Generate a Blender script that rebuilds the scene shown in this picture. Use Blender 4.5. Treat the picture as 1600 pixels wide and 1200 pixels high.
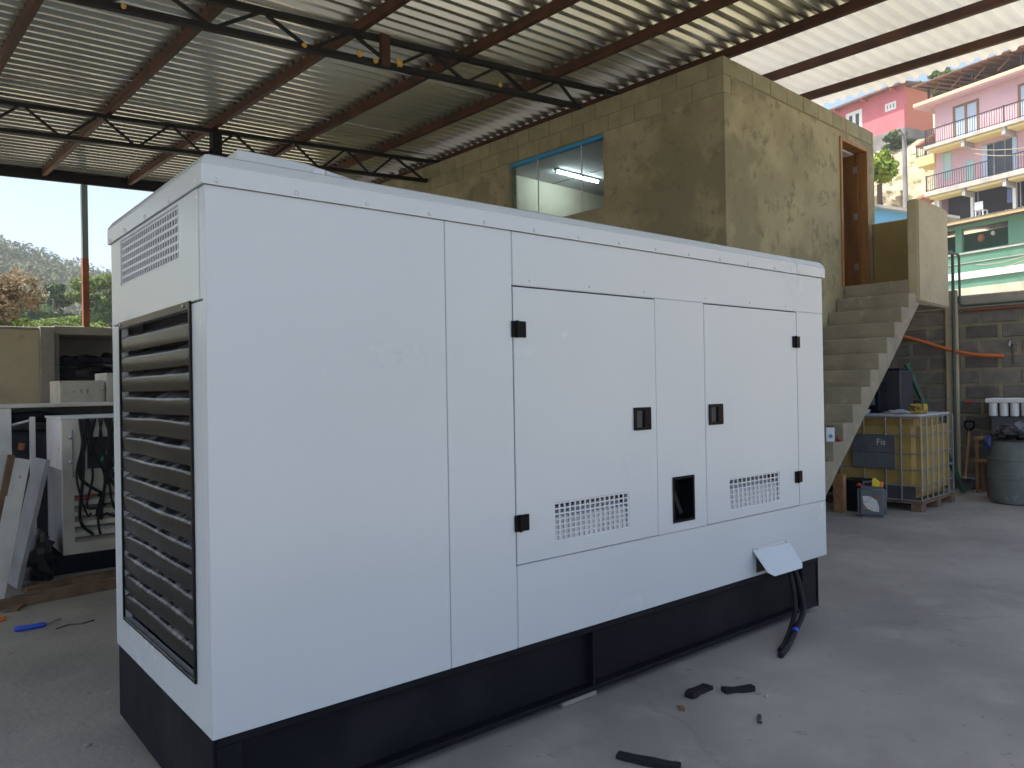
import bpy, bmesh, math, random
import numpy as np
from mathutils import Vector, Matrix
R = math.radians
for o in list(bpy.data.objects): bpy.data.objects.remove(o)
scn = bpy.context.scene
COL = scn.collection

# ------------------------------------------------------------------ camera
cam = bpy.data.objects.new('camera', bpy.data.cameras.new('camera'))
COL.objects.link(cam)
cam.data.sensor_width = 36; cam.data.lens = 26.82
cam.data.clip_start = 0.05; cam.data.clip_end = 3000
def cam_matrix(yaw, pitch, roll, pos):
    f = Vector((math.sin(yaw)*math.cos(pitch), math.cos(yaw)*math.cos(pitch), math.sin(pitch)))
    r0 = Vector((math.cos(yaw), -math.sin(yaw), 0)); u0 = r0.cross(f)
    r = r0*math.cos(roll) + u0*math.sin(roll); u = -r0*math.sin(roll) + u0*math.cos(roll)
    m = Matrix((r, u, -f)).transposed().to_4x4(); m.translation = pos
    return m
cam.matrix_world = cam_matrix(0.6929, 0.0037, -0.01702, Vector((-0.833, -2.578, 1.5)))
scn.camera = cam

# ------------------------------------------------------------------ light
SUN_AZ = Vector((-0.93, 0.36)).normalized(); SUN_EL = R(66)
w = bpy.data.worlds.new('World'); scn.world = w; w.use_nodes = True
nt = w.node_tree; bg = nt.nodes['Background']
sky = nt.nodes.new('ShaderNodeTexSky'); sky.sky_type = 'NISHITA'; sky.sun_disc = False
sky.sun_elevation = SUN_EL; sky.sun_rotation = math.atan2(SUN_AZ.x, SUN_AZ.y)
sky.dust_density = 3.5; sky.air_density = 1.0; sky.ozone_density = 1.5
nt.links.new(sky.outputs[0], bg.inputs[0]); bg.inputs[1].default_value = 0.15
sd = bpy.data.lights.new('sun', 'SUN'); sd.energy = 3.8; sd.angle = R(0.5); sd.color = (1, 0.95, 0.86)
so = bpy.data.objects.new('sun', sd); COL.objects.link(so)
sv = Vector((SUN_AZ.x*math.cos(SUN_EL), SUN_AZ.y*math.cos(SUN_EL), math.sin(SUN_EL)))
so.rotation_euler = sv.to_track_quat('Z', 'Y').to_euler(); so.location = sv*60
scn.view_settings.view_transform = 'Standard'; scn.view_settings.look = 'None'
scn.view_settings.gamma = 1; scn.view_settings.use_curve_mapping = False
scn.view_settings.exposure = 1.12

# ------------------------------------------------------------------ materials
MATS = {}
def mat(name, base, rough=0.7, metal=0.0, var=None, bump=None, rand=0.0, patch=None, speck=None, dust=None, coat=0.0, trans=0.0, stretch=None, roughvar=None, spec=0.5):
    """var=(colour, scale, detail, lo, hi) soft noise mix; patch=(colour, scale, threshold, softness); speck the same, fine;
    bump=(scale, strength, detail); rand=per-object brightness spread; dust=(colour, amount) on upward faces"""
    if name in MATS: return MATS[name]
    m = bpy.data.materials.new(name); m.use_nodes = True; MATS[name] = m
    n = m.node_tree.nodes; l = m.node_tree.links
    b = n['Principled BSDF']
    b.inputs['Roughness'].default_value = rough; b.inputs['Metallic'].default_value = metal
    b.inputs['Specular IOR Level'].default_value = spec
    if coat: b.inputs['Coat Weight'].default_value = coat; b.inputs['Coat Roughness'].default_value = 0.15
    geo = n.new('ShaderNodeNewGeometry'); vec = geo.outputs['Position']
    if stretch:
        mp = n.new('ShaderNodeMapping'); mp.inputs['Scale'].default_value = stretch
        l.new(vec, mp.inputs[0]); vec = mp.outputs[0]
    def noise(scale, detail=4, rgh=0.55):
        t = n.new('ShaderNodeTexNoise'); t.inputs['Scale'].default_value = scale; t.inputs['Detail'].default_value = detail
        t.inputs['Roughness'].default_value = rgh
        l.new(vec, t.inputs['Vector']); return t.outputs['Fac']
    def ramp(fac, lo, hi):
        t = n.new('ShaderNodeMapRange'); t.inputs[1].default_value = lo; t.inputs[2].default_value = hi
        t.interpolation_type = 'SMOOTHSTEP'; l.new(fac, t.inputs[0]); return t.outputs[0]
    def mix(fac, a, c2):
        t = n.new('ShaderNodeMix'); t.data_type = 'RGBA'
        if isinstance(fac, float): t.inputs[0].default_value = fac
        else: l.new(fac, t.inputs[0])
        if isinstance(a, tuple): t.inputs[6].default_value = (*a, 1)
        else: l.new(a, t.inputs[6])
        if isinstance(c2, tuple): t.inputs[7].default_value = (*c2, 1)
        else: l.new(c2, t.inputs[7])
        return t.outputs[2]
    c = base
    if var: c = mix(ramp(noise(var[1], var[2]), var[3], var[4]), c, var[0])
    if patch: c = mix(ramp(noise(patch[1], 6, 0.6), patch[2], patch[2]+patch[3]), c, patch[0])
    if speck: c = mix(ramp(noise(speck[1], 3, 0.7), speck[2], speck[2]+speck[3]), c, speck[0])
    if rand:
        oi = n.new('ShaderNodeObjectInfo'); mr = n.new('ShaderNodeMapRange')
        mr.inputs[3].default_value = 1-rand; mr.inputs[4].default_value = 1+rand; l.new(oi.outputs['Random'], mr.inputs[0])
        h = n.new('ShaderNodeHueSaturation'); l.new(mr.outputs[0], h.inputs['Value'])
        if isinstance(c, tuple): h.inputs['Color'].default_value = (*c, 1)
        else: l.new(c, h.inputs['Color'])
        c = h.outputs[0]
    if dust:
        sx = n.new('ShaderNodeSeparateXYZ'); l.new(geo.outputs['Normal'], sx.inputs[0])
        up = ramp(sx.outputs[2], 0.25, 0.8); mm = n.new('ShaderNodeMath'); mm.operation = 'MULTIPLY'
        l.new(up, mm.inputs[0]); l.new(ramp(noise(9, 5, 0.7), 0.42, 0.42+dust[1]), mm.inputs[1])
        c = mix(mm.outputs[0], c, dust[0])
    if isinstance(c, tuple): b.inputs['Base Color'].default_value = (*c, 1)
    else: l.new(c, b.inputs['Base Color'])
    if roughvar: 
        rr = n.new('ShaderNodeMapRange'); rr.inputs[3].default_value = roughvar[0]; rr.inputs[4].default_value = roughvar[1]
        l.new(noise(roughvar[2], 5), rr.inputs[0]); l.new(rr.outputs[0], b.inputs['Roughness'])
    if bump:
        bp = n.new('ShaderNodeBump'); bp.inputs['Strength'].default_value = bump[1]; bp.inputs['Distance'].default_value = 0.02
        l.new(noise(bump[0], bump[2] if len(bump) > 2 else 5, 0.6), bp.inputs['Height']); l.new(bp.outputs[0], b.inputs['Normal'])
    if trans: 
        b.inputs['Subsurface Weight'].default_value = 0
        tb = n.new('ShaderNodeBsdfTranslucent'); ms = n.new('ShaderNodeMixShader'); ms.inputs[0].default_value = trans
        if isinstance(c, tuple): tb.inputs[0].default_value = (*c, 1)
        else: l.new(c, tb.inputs[0])
        l.new(b.outputs[0], ms.inputs[1]); l.new(tb.outputs[0], ms.inputs[2]); l.new(ms.outputs[0], n['Material Output'].inputs[0])
    return m

WHITE = mat('white_enamel', (0.535, 0.585, 0.615), 0.27, var=((0.51, 0.56, 0.592), 0.8, 2, 0.3, 0.75), bump=(1.3, 0.12, 1), roughvar=(0.15, 0.34, 1.6))
WHITE2 = mat('white_grille', (0.55, 0.58, 0.615), 0.4)
INNER = mat('inner_steel', (0.05, 0.05, 0.055), 0.7)
DUCT = mat('duct_plate', (0.60, 0.62, 0.64), 0.5, var=((0.45, 0.46, 0.47), 4, 4, 0.4, 0.7))
BLACKP = mat('black_paint', (0.007, 0.008, 0.012), 0.5, var=((0.014, 0.014, 0.018), 3, 5, 0.45, 0.7), bump=(14, 0.06), roughvar=(0.42, 0.62, 5), spec=0.12)
LOUV = mat('louver_paint', (0.008, 0.008, 0.009), 0.22, spec=0.16, var=((0.012, 0.011, 0.010), 5, 5, 0.4, 0.7), dust=((0.15, 0.14, 0.135), 0.22), roughvar=(0.16, 0.32, 4), bump=(5, 0.10))
PLASTIC = mat('black_plastic', (0.006, 0.006, 0.008), 0.42, spec=0.08)
RUBBER = mat('black_rubber', (0.010, 0.011, 0.013), 0.6, bump=(40, 0.2), spec=0.2)
STEEL = mat('bolt_steel', (0.45, 0.46, 0.48), 0.35, 0.9)
PLASTER = mat('rough_plaster', (0.265, 0.24, 0.145), 0.92, var=((0.355, 0.32, 0.195), 2.4, 9, 0.33, 0.68), patch=((0.225, 0.205, 0.125), 0.85, 0.52, 0.08), speck=((0.195, 0.176, 0.108), 5, 0.52, 0.16), bump=(22, 0.5, 7))
PLASTER2 = mat('smooth_plaster', (0.46, 0.40, 0.27), 0.9, var=((0.39, 0.34, 0.225), 2.2, 6, 0.35, 0.7), speck=((0.28, 0.24, 0.16), 14, 0.6, 0.12), bump=(30, 0.3, 6))
YPLASTER = mat('ochre_plaster', (0.30, 0.225, 0.085), 0.9, var=((0.25, 0.19, 0.08), 2.5, 5, 0.35, 0.7), bump=(30, 0.25, 6))
BLOCKT = mat('tan_block', (0.31, 0.288, 0.18), 0.95, rand=0.10, var=((0.255, 0.235, 0.145), 6, 6, 0.35, 0.7), bump=(45, 0.7, 6))
MORTT = mat('tan_mortar', (0.235, 0.212, 0.13), 0.95, bump=(60, 0.6, 5))
BLOCKG = mat('grey_block', (0.165, 0.155, 0.135), 0.95, rand=0.28, var=((0.12, 0.112, 0.10), 7, 6, 0.35, 0.7), bump=(60, 0.7, 6))
MORTG = mat('grey_mortar', (0.255, 0.225, 0.155), 0.95, var=((0.19, 0.17, 0.125), 5, 5, 0.35, 0.7), bump=(40, 0.8, 6))
CONC = mat('cast_concrete', (0.30, 0.285, 0.245), 0.9, var=((0.23, 0.22, 0.19), 2.3, 6, 0.35, 0.7), speck=((0.2, 0.19, 0.17), 18, 0.6, 0.1), bump=(25, 0.35, 6))
STAIRC = mat('stair_concrete', (0.29, 0.262, 0.195), 0.92, var=((0.22, 0.20, 0.15), 3.0, 6, 0.35, 0.7), speck=((0.36, 0.33, 0.25), 10, 0.6, 0.1), bump=(25, 0.4, 6))
FLOOR = mat('slab_concrete', (0.33, 0.308, 0.27), 0.7, var=((0.235, 0.22, 0.195), 0.8, 10, 0.36, 0.66), patch=((0.36, 0.337, 0.297), 2.3, 0.48, 0.3), speck=((0.19, 0.178, 0.16), 9, 0.64, 0.08), bump=(30, 0.16, 8), roughvar=(0.42, 0.75, 1.5))
def add_cracks(m, col, scale, width):
    n = m.node_tree.nodes; l = m.node_tree.links; b = n['Principled BSDF']; src = b.inputs['Base Color'].links[0].from_socket
    g_ = n.new('ShaderNodeNewGeometry'); nz_ = n.new('ShaderNodeTexNoise'); nz_.inputs['Scale'].default_value = 2.2; nz_.inputs['Detail'].default_value = 6
    va = n.new('ShaderNodeVectorMath'); va.operation = 'MULTIPLY_ADD'; va.inputs[1].default_value = (0.55, 0.55, 0); l.new(g_.outputs['Position'], nz_.inputs['Vector']); l.new(nz_.outputs['Color'], va.inputs[0]); l.new(g_.outputs['Position'], va.inputs[2])
    vo = n.new('ShaderNodeTexVoronoi'); vo.feature = 'DISTANCE_TO_EDGE'; vo.inputs['Scale'].default_value = scale; l.new(va.outputs[0], vo.inputs['Vector'])
    mr = n.new('ShaderNodeMapRange'); mr.inputs[1].default_value = width*0.3; mr.inputs[2].default_value = width; mr.inputs[3].default_value = 1; mr.inputs[4].default_value = 0; l.new(vo.outputs['Distance'], mr.inputs[0])
    n2 = n.new('ShaderNodeTexNoise'); n2.inputs['Scale'].default_value = 0.7; l.new(g_.outputs['Position'], n2.inputs['Vector'])
    m2 = n.new('ShaderNodeMapRange'); m2.inputs[1].default_value = 0.5; m2.inputs[2].default_value = 0.62; m2.inputs[4].default_value = 0.22; l.new(n2.outputs['Fac'], m2.inputs[0])
    mu = n.new('ShaderNodeMath'); mu.operation = 'MULTIPLY'; l.new(mr.outputs[0], mu.inputs[0]); l.new(m2.outputs[0], mu.inputs[1])
    # dark oil spots with their own shape
    n3 = n.new('ShaderNodeTexNoise'); n3.inputs['Scale'].default_value = 1.9; n3.inputs['Detail'].default_value = 7; n3.inputs['Roughness'].default_value = 0.65; l.new(g_.outputs['Position'], n3.inputs['Vector'])
    m3 = n.new('ShaderNodeMapRange'); m3.inputs[1].default_value = 0.63; m3.inputs[2].default_value = 0.74; m3.inputs[4].default_value = 0.45; l.new(n3.outputs['Fac'], m3.inputs[0])
    mx_ = n.new('ShaderNodeMath'); mx_.operation = 'MAXIMUM'; l.new(mu.outputs[0], mx_.inputs[0]); l.new(m3.outputs[0], mx_.inputs[1])
    mix = n.new('ShaderNodeMix'); mix.data_type = 'RGBA'; mix.inputs[7].default_value = (*col, 1); l.new(mx_.outputs[0], mix.inputs[0]); l.new(src, mix.inputs[6]); l.new(mix.outputs[2], b.inputs['Base Color'])
add_cracks(FLOOR, (0.12, 0.112, 0.10), 0.33, 0.003)
ZINC = mat('zinc_sheet', (0.62, 0.64, 0.57), 0.27, 0.88, var=((0.53, 0.545, 0.48), 1.2, 4, 0.35, 0.7), stretch=(0.35, 1, 1))
PURL = mat('oxide_primer', (0.085, 0.038, 0.021), 0.6, spec=0.3, var=((0.045, 0.024, 0.017), 3, 5, 0.35, 0.7), bump=(30, 0.15))
TRUS = mat('black_steel', (0.010, 0.011, 0.012), 0.6, var=((0.018, 0.017, 0.015), 5, 4, 0.4, 0.7), spec=0.3)
FOAM = mat('yellow_foam', (0.55, 0.33, 0.08), 0.9, bump=(60, 0.5))
WOOD = mat('door_wood', (0.20, 0.083, 0.022), 0.5, var=((0.12, 0.045, 0.012), 9, 6, 0.35, 0.7), stretch=(1, 1, 0.12), bump=(14, 0.1))
WOODL = mat('frame_wood', (0.31, 0.155, 0.05), 0.5, var=((0.22, 0.105, 0.032), 12, 6, 0.35, 0.7), stretch=(1, 1, 0.12))
PLANK = mat('old_plank', (0.20, 0.125, 0.075), 0.85, var=((0.10, 0.06, 0.035), 8, 6, 0.35, 0.7), rand=0.2, bump=(25, 0.4))
PLANKY = mat('pine_plank', (0.36, 0.19, 0.075), 0.8, var=((0.25, 0.13, 0.05), 8, 6, 0.35, 0.7), bump=(25, 0.3))
BLUEPVC = mat('blue_tape', (0.03, 0.27, 0.55), 0.5)
CREAM = mat('cream_paint', (0.66, 0.60, 0.50), 0.8)
CEIL = mat('ceiling_paint', (0.60, 0.58, 0.62), 0.85)
OFFW = mat('old_white_paint', (0.62, 0.63, 0.62), 0.55, var=((0.50, 0.49, 0.46), 3, 6, 0.4, 0.7), speck=((0.18, 0.12, 0.08), 7, 0.66, 0.05), bump=(6, 0.08))
CREAMW = mat('old_cream_paint', (0.55, 0.53, 0.45), 0.6, var=((0.42, 0.40, 0.33), 3, 6, 0.4, 0.7), speck=((0.15, 0.10, 0.07), 8, 0.66, 0.05))
GREYP = mat('grey_paint', (0.28, 0.29, 0.30), 0.55, var=((0.2, 0.2, 0.21), 4, 5, 0.35, 0.7))
TARP = mat('black_tarp', (0.013, 0.014, 0.020), 0.35, bump=(9, 0.4))
YTANK = mat('yellow_tank', (0.42, 0.29, 0.09), 0.45, var=((0.29, 0.195, 0.06), 2.2, 5, 0.35, 0.7), speck=((0.25, 0.18, 0.07), 11, 0.63, 0.1), bump=(4, 0.15))
GALV = mat('galvanised_tube', (0.30, 0.295, 0.285), 0.5, 0.5)
GREYPL = mat('grey_plastic', (0.115, 0.125, 0.145), 0.5, var=((0.08, 0.088, 0.10), 4, 4, 0.4, 0.7))
LABELW = mat('label_white', (0.62, 0.62, 0.60), 0.6, var=((0.4, 0.4, 0.4), 40, 3, 0.5, 0.65))
REDP = mat('red_plastic', (0.50, 0.045, 0.02), 0.5)
ORNG = mat('orange_plastic', (0.62, 0.16, 0.03), 0.55)
YELP = mat('yellow_plastic', (0.72, 0.60, 0.03), 0.5)
GREEN = mat('green_paint', (0.010, 0.085, 0.045), 0.5, var=((0.02, 0.055, 0.035), 5, 4, 0.4, 0.7))
PIPE = mat('grey_green_pipe', (0.055, 0.085, 0.08), 0.55)
RUSTR = mat('rust_red_pipe', (0.20, 0.055, 0.03), 0.7)
HOSE = mat('orange_conduit', (0.48, 0.12, 0.035), 0.6)
BLUEP = mat('blue_plastic', (0.02, 0.07, 0.55), 0.4)
DRUM = mat('drum_plastic', (0.15, 0.175, 0.165), 0.6, var=((0.09, 0.105, 0.105), 3, 6, 0.35, 0.7), speck=((0.26, 0.28, 0.26), 8, 0.62, 0.1))
BAG = mat('bin_bag', (0.035, 0.032, 0.032), 0.4, bump=(12, 0.4))
BAGB = mat('blue_bag', (0.03, 0.045, 0.16), 0.45, bump=(12, 0.4))
RAG = mat('pale_rag', (0.42, 0.42, 0.44), 0.9, bump=(18, 0.5))
LEAFB = mat('dry_leaf', (0.17, 0.095, 0.05), 0.9)
TRAYW = mat('white_tray', (0.70, 0.73, 0.75), 0.5)
DIRT = mat('dirt_ground', (0.34, 0.29, 0.215), 0.95, var=((0.27, 0.225, 0.16), 0.35, 6, 0.35, 0.65), speck=((0.17, 0.19, 0.08), 0.9, 0.58, 0.1), bump=(3, 0.5))
ROCK = mat('sandy_rock', (0.42, 0.36, 0.25), 0.95, var=((0.30, 0.25, 0.16), 0.8, 7, 0.35, 0.65), speck=((0.12, 0.14, 0.05), 1.6, 0.56, 0.08), bump=(2.2, 0.9, 8))
HILLM = mat('hill_soil', (0.125, 0.15, 0.075), 0.95, var=((0.22, 0.185, 0.12), 0.05, 6, 0.42, 0.62), bump=(0.5, 0.4))
PINK = mat('pink_stucco', (0.60, 0.40, 0.43), 0.9, var=((0.53, 0.35, 0.39), 0.6, 5, 0.35, 0.7))
LILAC = mat('lilac_stucco', (0.48, 0.42, 0.52), 0.9)
SALMON = mat('salmon_trim', (0.72, 0.45, 0.32), 0.9)
YELS = mat('yellow_soffit', (0.66, 0.53, 0.24), 0.9)
SLABC = mat('slab_edge', (0.46, 0.44, 0.40), 0.9, var=((0.34, 0.32, 0.29), 1.5, 5, 0.35, 0.7))
BROWNF = mat('brown_frame', (0.20, 0.12, 0.045), 0.6)
IRON = mat('dark_iron', (0.03, 0.03, 0.035), 0.6)
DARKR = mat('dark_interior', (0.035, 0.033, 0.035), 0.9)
CURT = mat('pale_curtain', (0.42, 0.50, 0.62), 0.85)
MINT = mat('mint_shutter', (0.38, 0.52, 0.50), 0.7)
REDW = mat('red_stucco', (0.56, 0.17, 0.19), 0.9, var=((0.50, 0.14, 0.16), 0.7, 5, 0.35, 0.7))
ORW = mat('orange_stucco', (0.52, 0.19, 0.12), 0.9)
GREYW = mat('grey_render', (0.25, 0.24, 0.235), 0.95, var=((0.17, 0.165, 0.16), 0.8, 6, 0.35, 0.7))
GRNW = mat('green_stucco', (0.085, 0.215, 0.15), 0.9, var=((0.11, 0.24, 0.17), 0.8, 5, 0.35, 0.7))
WHTW = mat('white_stucco', (0.72, 0.74, 0.72), 0.9)
TILE = mat('clay_tile', (0.45, 0.20, 0.11), 0.9, var=((0.33, 0.16, 0.10), 3, 5, 0.35, 0.7))
RROOF = mat('rusty_roof', (0.20, 0.12, 0.085), 0.8, var=((0.12, 0.08, 0.06), 1.5, 5, 0.35, 0.7))
FIBRE = mat('fibre_cement', (0.42, 0.41, 0.39), 0.9, var=((0.30, 0.29, 0.27), 1.5, 5, 0.35, 0.7))
SKYB = mat('blue_stucco', (0.16, 0.40, 0.62), 0.8)
BARK = mat('bark', (0.11, 0.085, 0.06), 0.95, var=((0.07, 0.055, 0.04), 4, 5, 0.35, 0.7))
def leafmat(n, a, b, s=0.7, tr=0.3): return mat(n, a, 0.7, var=(b, s, 3, 0.35, 0.65), trans=tr, spec=0.25)
LG = leafmat('leaf_green', (0.09, 0.155, 0.04), (0.14, 0.20, 0.05))
LD = leafmat('leaf_dark', (0.055, 0.10, 0.04), (0.10, 0.15, 0.05))
LB = leafmat('leaf_bright', (0.10, 0.17, 0.03), (0.16, 0.21, 0.04), 2)
LO = leafmat('leaf_olive', (0.085, 0.10, 0.03), (0.12, 0.12, 0.04))
LDRY = leafmat('leaf_dry', (0.27, 0.20, 0.11), (0.19, 0.135, 0.07), 2.5)
LHILL = leafmat('leaf_hill', (0.075, 0.11, 0.042), (0.12, 0.13, 0.055), 0.08, 0.2)
GLASS = bpy.data.materials.new('window_glass'); GLASS.use_nodes = True
_n = GLASS.node_tree.nodes; _l = GLASS.node_tree.links
_t = _n.new('ShaderNodeBsdfTransparent'); _t.inputs[0].default_value = (0.86, 0.92, 0.93, 1)
_g = _n.new('ShaderNodeBsdfGlossy'); _g.inputs['Roughness'].default_value = 0.02
_f = _n.new('ShaderNodeFresnel'); _f.inputs[0].default_value = 1.5; _m = _n.new('ShaderNodeMixShader')
_gb = _n.new('ShaderNodeNewGeometry'); _iv = _n.new('ShaderNodeMath'); _iv.operation = 'SUBTRACT'; _iv.inputs[0].default_value = 1.0; _l.new(_gb.outputs['Backfacing'], _iv.inputs[1])
_mu = _n.new('ShaderNodeMath'); _mu.operation = 'MULTIPLY'; _l.new(_f.outputs[0], _mu.inputs[0]); _l.new(_iv.outputs[0], _mu.inputs[1])
_l.new(_mu.outputs[0], _m.inputs[0]); _l.new(_t.outputs[0], _m.inputs[1]); _l.new(_g.outputs[0], _m.inputs[2]); _l.new(_m.outputs[0], _n['Material Output'].inputs[0])
DGLASS = mat('dark_glass', (0.03, 0.04, 0.05), 0.08)
def emis(name, col, s):
    m = bpy.data.materials.new(name); m.use_nodes = True; b = m.node_tree.nodes['Principled BSDF']
    b.inputs['Emission Color'].default_value = (*col, 1); b.inputs['Emission Strength'].default_value = s
    b.inputs['Base Color'].default_value = (0.8, 0.8, 0.8, 1); return m
TUBE = emis('lit_tube', (0.86, 1.0, 0.95), 24.0)

# ------------------------------------------------------------------ mesh helpers
TH = R(3.0); CT, ST = math.cos(TH), math.sin(TH)
ORG = {}
def bw(x, y, z=0.0): return Vector((x*CT - y*ST, x*ST + y*CT, z))     # building frame -> world
def tag(o, label, cat, group=None):
    o['label'] = label; o['category'] = cat
    if group: o['group'] = group
    return o
def thing(name, label, cat, loc=(0, 0, 0), rot=0.0, frame='G', group=None, local=False):
    """Empty at the base of a thing; its parts are given in the same coordinates as loc (before rot)"""
    o = bpy.data.objects.new(name, None); COL.objects.link(o); o.empty_display_size = 0.2
    if frame == 'B': o.location = bw(*loc); o.rotation_euler = (0, 0, TH + rot)
    else: o.location = loc; o.rotation_euler = (0, 0, rot)
    ORG[o.name] = Vector((0, 0, 0)) if local else Vector(loc)
    return tag(o, label, cat, group)
class MB:
    def __init__(s): s.v = []; s.f = []
    def add(s, vs, fs):
        n = len(s.v); s.v += [tuple(p) for p in vs]; s.f += [tuple(i+n for i in f) for f in fs]; return s
    def box(s, x0, x1, y0, y1, z0, z1):
        return s.add([(x0,y0,z0),(x1,y0,z0),(x1,y1,z0),(x0,y1,z0),(x0,y0,z1),(x1,y0,z1),(x1,y1,z1),(x0,y1,z1)],
            [(0,3,2,1),(4,5,6,7),(0,1,5,4),(1,2,6,5),(2,3,7,6),(3,0,4,7)])
    def prism(s, poly, axis, t0, t1):
        """poly in the plane normal to axis: axis 1 -> (x,z), axis 0 -> (y,z), axis 2 -> (x,y)"""
        def P(a, b, t): return {0: (t, a, b), 1: (a, t, b), 2: (a, b, t)}[axis]
        n = len(poly); vs = [P(a, b, t0) for a, b in poly] + [P(a, b, t1) for a, b in poly]
        fs = [tuple(range(n)), tuple(range(2*n-1, n-1, -1))] + [(i, i+n, (i+1) % n+n, (i+1) % n) for i in range(n)]
        return s.add(vs, fs)
    def bar(s, a, b, wx, wy=None, up=(0, 0, 1)):
        a = Vector(a); b = Vector(b); d = (b-a).normalized(); wy = wy or wx
        u = Vector(up); 
        if abs(d.dot(u)) > 0.98: u = Vector((1, 0, 0))
        p = d.cross(u).normalized(); q = p.cross(d)
        o = [p*(i*wx/2) + q*(j*wy/2) for i, j in ((-1,-1),(1,-1),(1,1),(-1,1))]
        return s.add([a+k for k in o] + [b+k for k in o], [(0,1,2,3),(7,6,5,4),(0,4,5,1),(1,5,6,2),(2,6,7,3),(3,7,4,0)])
    def tube(s, pts, r, n=8):
        pts = [Vector(p) for p in pts]; k = len(pts); rs = r if isinstance(r, (list, tuple)) else [r]*k
        vs = []; ref = None
        for i, p in enumerate(pts):
            d = (pts[min(i+1, k-1)] - pts[max(i-1, 0)]).normalized()
            if ref is None:
                ref = Vector((0, 0, 1)) if abs(d.z) < 0.9 else Vector((1, 0, 0))
            a = d.cross(ref).normalized(); b = a.cross(d).normalized(); ref = b
            vs += [p + (a*math.cos(2*math.pi*j/n) + b*math.sin(2*math.pi*j/n))*rs[i] for j in range(n)]
        fs = [(i*n+j, i*n+(j+1) % n, (i+1)*n+(j+1) % n, (i+1)*n+j) for i in range(k-1) for j in range(n)]
        fs += [tuple(range(n-1, -1, -1)), tuple(range((k-1)*n, k*n))]
        return s.add(vs, fs)
    def lathe(s, prof, c=(0, 0, 0), n=20):
        vs = []; k = len(prof)
        for r, z in prof: vs += [(c[0]+r*math.cos(2*math.pi*j/n), c[1]+r*math.sin(2*math.pi*j/n), c[2]+z) for j in range(n)]
        fs = [(i*n+j, i*n+(j+1) % n, (i+1)*n+(j+1) % n, (i+1)*n+j) for i in range(k-1) for j in range(n)]
        fs += [tuple(range(n-1, -1, -1)), tuple(range((k-1)*n, k*n))]
        return s.add(vs, fs)
    def blob(s, c, r, seed=0, amp=0.25, nu=14, nv=9, freq=2.0):
        rng = np.random.RandomState(seed); ph = rng.rand(6, 3)*6.28; vs = []
        for i in range(nv+1):
            t = math.pi*i/nv
            for j in range(nu):
                f = 2*math.pi*j/nu; d = (math.sin(t)*math.cos(f), math.sin(t)*math.sin(f), math.cos(t))
                k = 1 + amp*sum(math.sin(freq*(q+1)*0.6*(d[0]*math.cos(ph[q][0]) + d[1]*math.sin(ph[q][0]) + d[2]*math.cos(ph[q][1])) + ph[q][2]) for q in range(6))/3
                vs.append((c[0]+d[0]*r[0]*k, c[1]+d[1]*r[1]*k, c[2]+d[2]*r[2]*k))
        fs = [(i*nu+j, (i+1)*nu+j, (i+1)*nu+(j+1) % nu, i*nu+(j+1) % nu) for i in range(nv) for j in range(nu)]
        return s.add(vs, fs)
    def mesh(s, name, m, org=(0, 0, 0), bevel=0.0, smooth=False, seg=1):
        me = bpy.data.meshes.new(name); ox = Vector(org)
        me.from_pydata([tuple(Vector(p)-ox) for p in s.v], [], s.f)
        bm = bmesh.new(); bm.from_mesh(me); bmesh.ops.remove_doubles(bm, verts=bm.verts, dist=1e-5)
        bmesh.ops.recalc_face_normals(bm, faces=bm.faces)
        if bevel:
            es = [e for e in bm.edges if len(e.link_faces) == 2 and e.calc_face_angle(0) > 0.5]
            bmesh.ops.bevel(bm, geom=es, offset=bevel, segments=seg, affect='EDGES', clamp_overlap=True)
        if smooth:
            for f in bm.faces: f.smooth = True
            for e in bm.edges:
                if len(e.link_faces) == 2 and e.calc_face_angle(0) > 0.7: e.smooth = False
        bm.to_mesh(me); bm.free(); me.materials.append(m); return me
    def build(s, name, m, parent=None, org=None, **k):
        root = parent
        while root is not None and root.parent is not None: root = root.parent
        if org is None: org = ORG.get(root.name, Vector((0, 0, 0))) if root else Vector((0, 0, 0))
        o = bpy.data.objects.new(name, s.mesh(name, m, org, **k)); COL.objects.link(o)
        if parent: o.parent = parent
        return o
def solo(mb, name, m, label, cat, loc, rot=0.0, frame='G', group=None, **k):
    """a thing that is one mesh: vertices in the same coordinates as loc"""
    o = bpy.data.objects.new(name, mb.mesh(name, m, loc, **k)); COL.objects.link(o)
    if frame == 'B': o.location = bw(*loc); o.rotation_euler = (0, 0, TH + rot)
    else: o.location = loc; o.rotation_euler = (0, 0, rot)
    return tag(o, label, cat, group)
def structure(mb, name, m, **k):
    o = bpy.data.objects.new(name, mb.mesh(name, m, (0, 0, 0), **k)); COL.objects.link(o); o['kind'] = 'structure'; return o
def place(me, name, parent, loc, scale=None):
    o = bpy.data.objects.new(name, me); COL.objects.link(o); o.parent = parent; o.location = loc
    if scale: o.scale = scale
    return o
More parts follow.
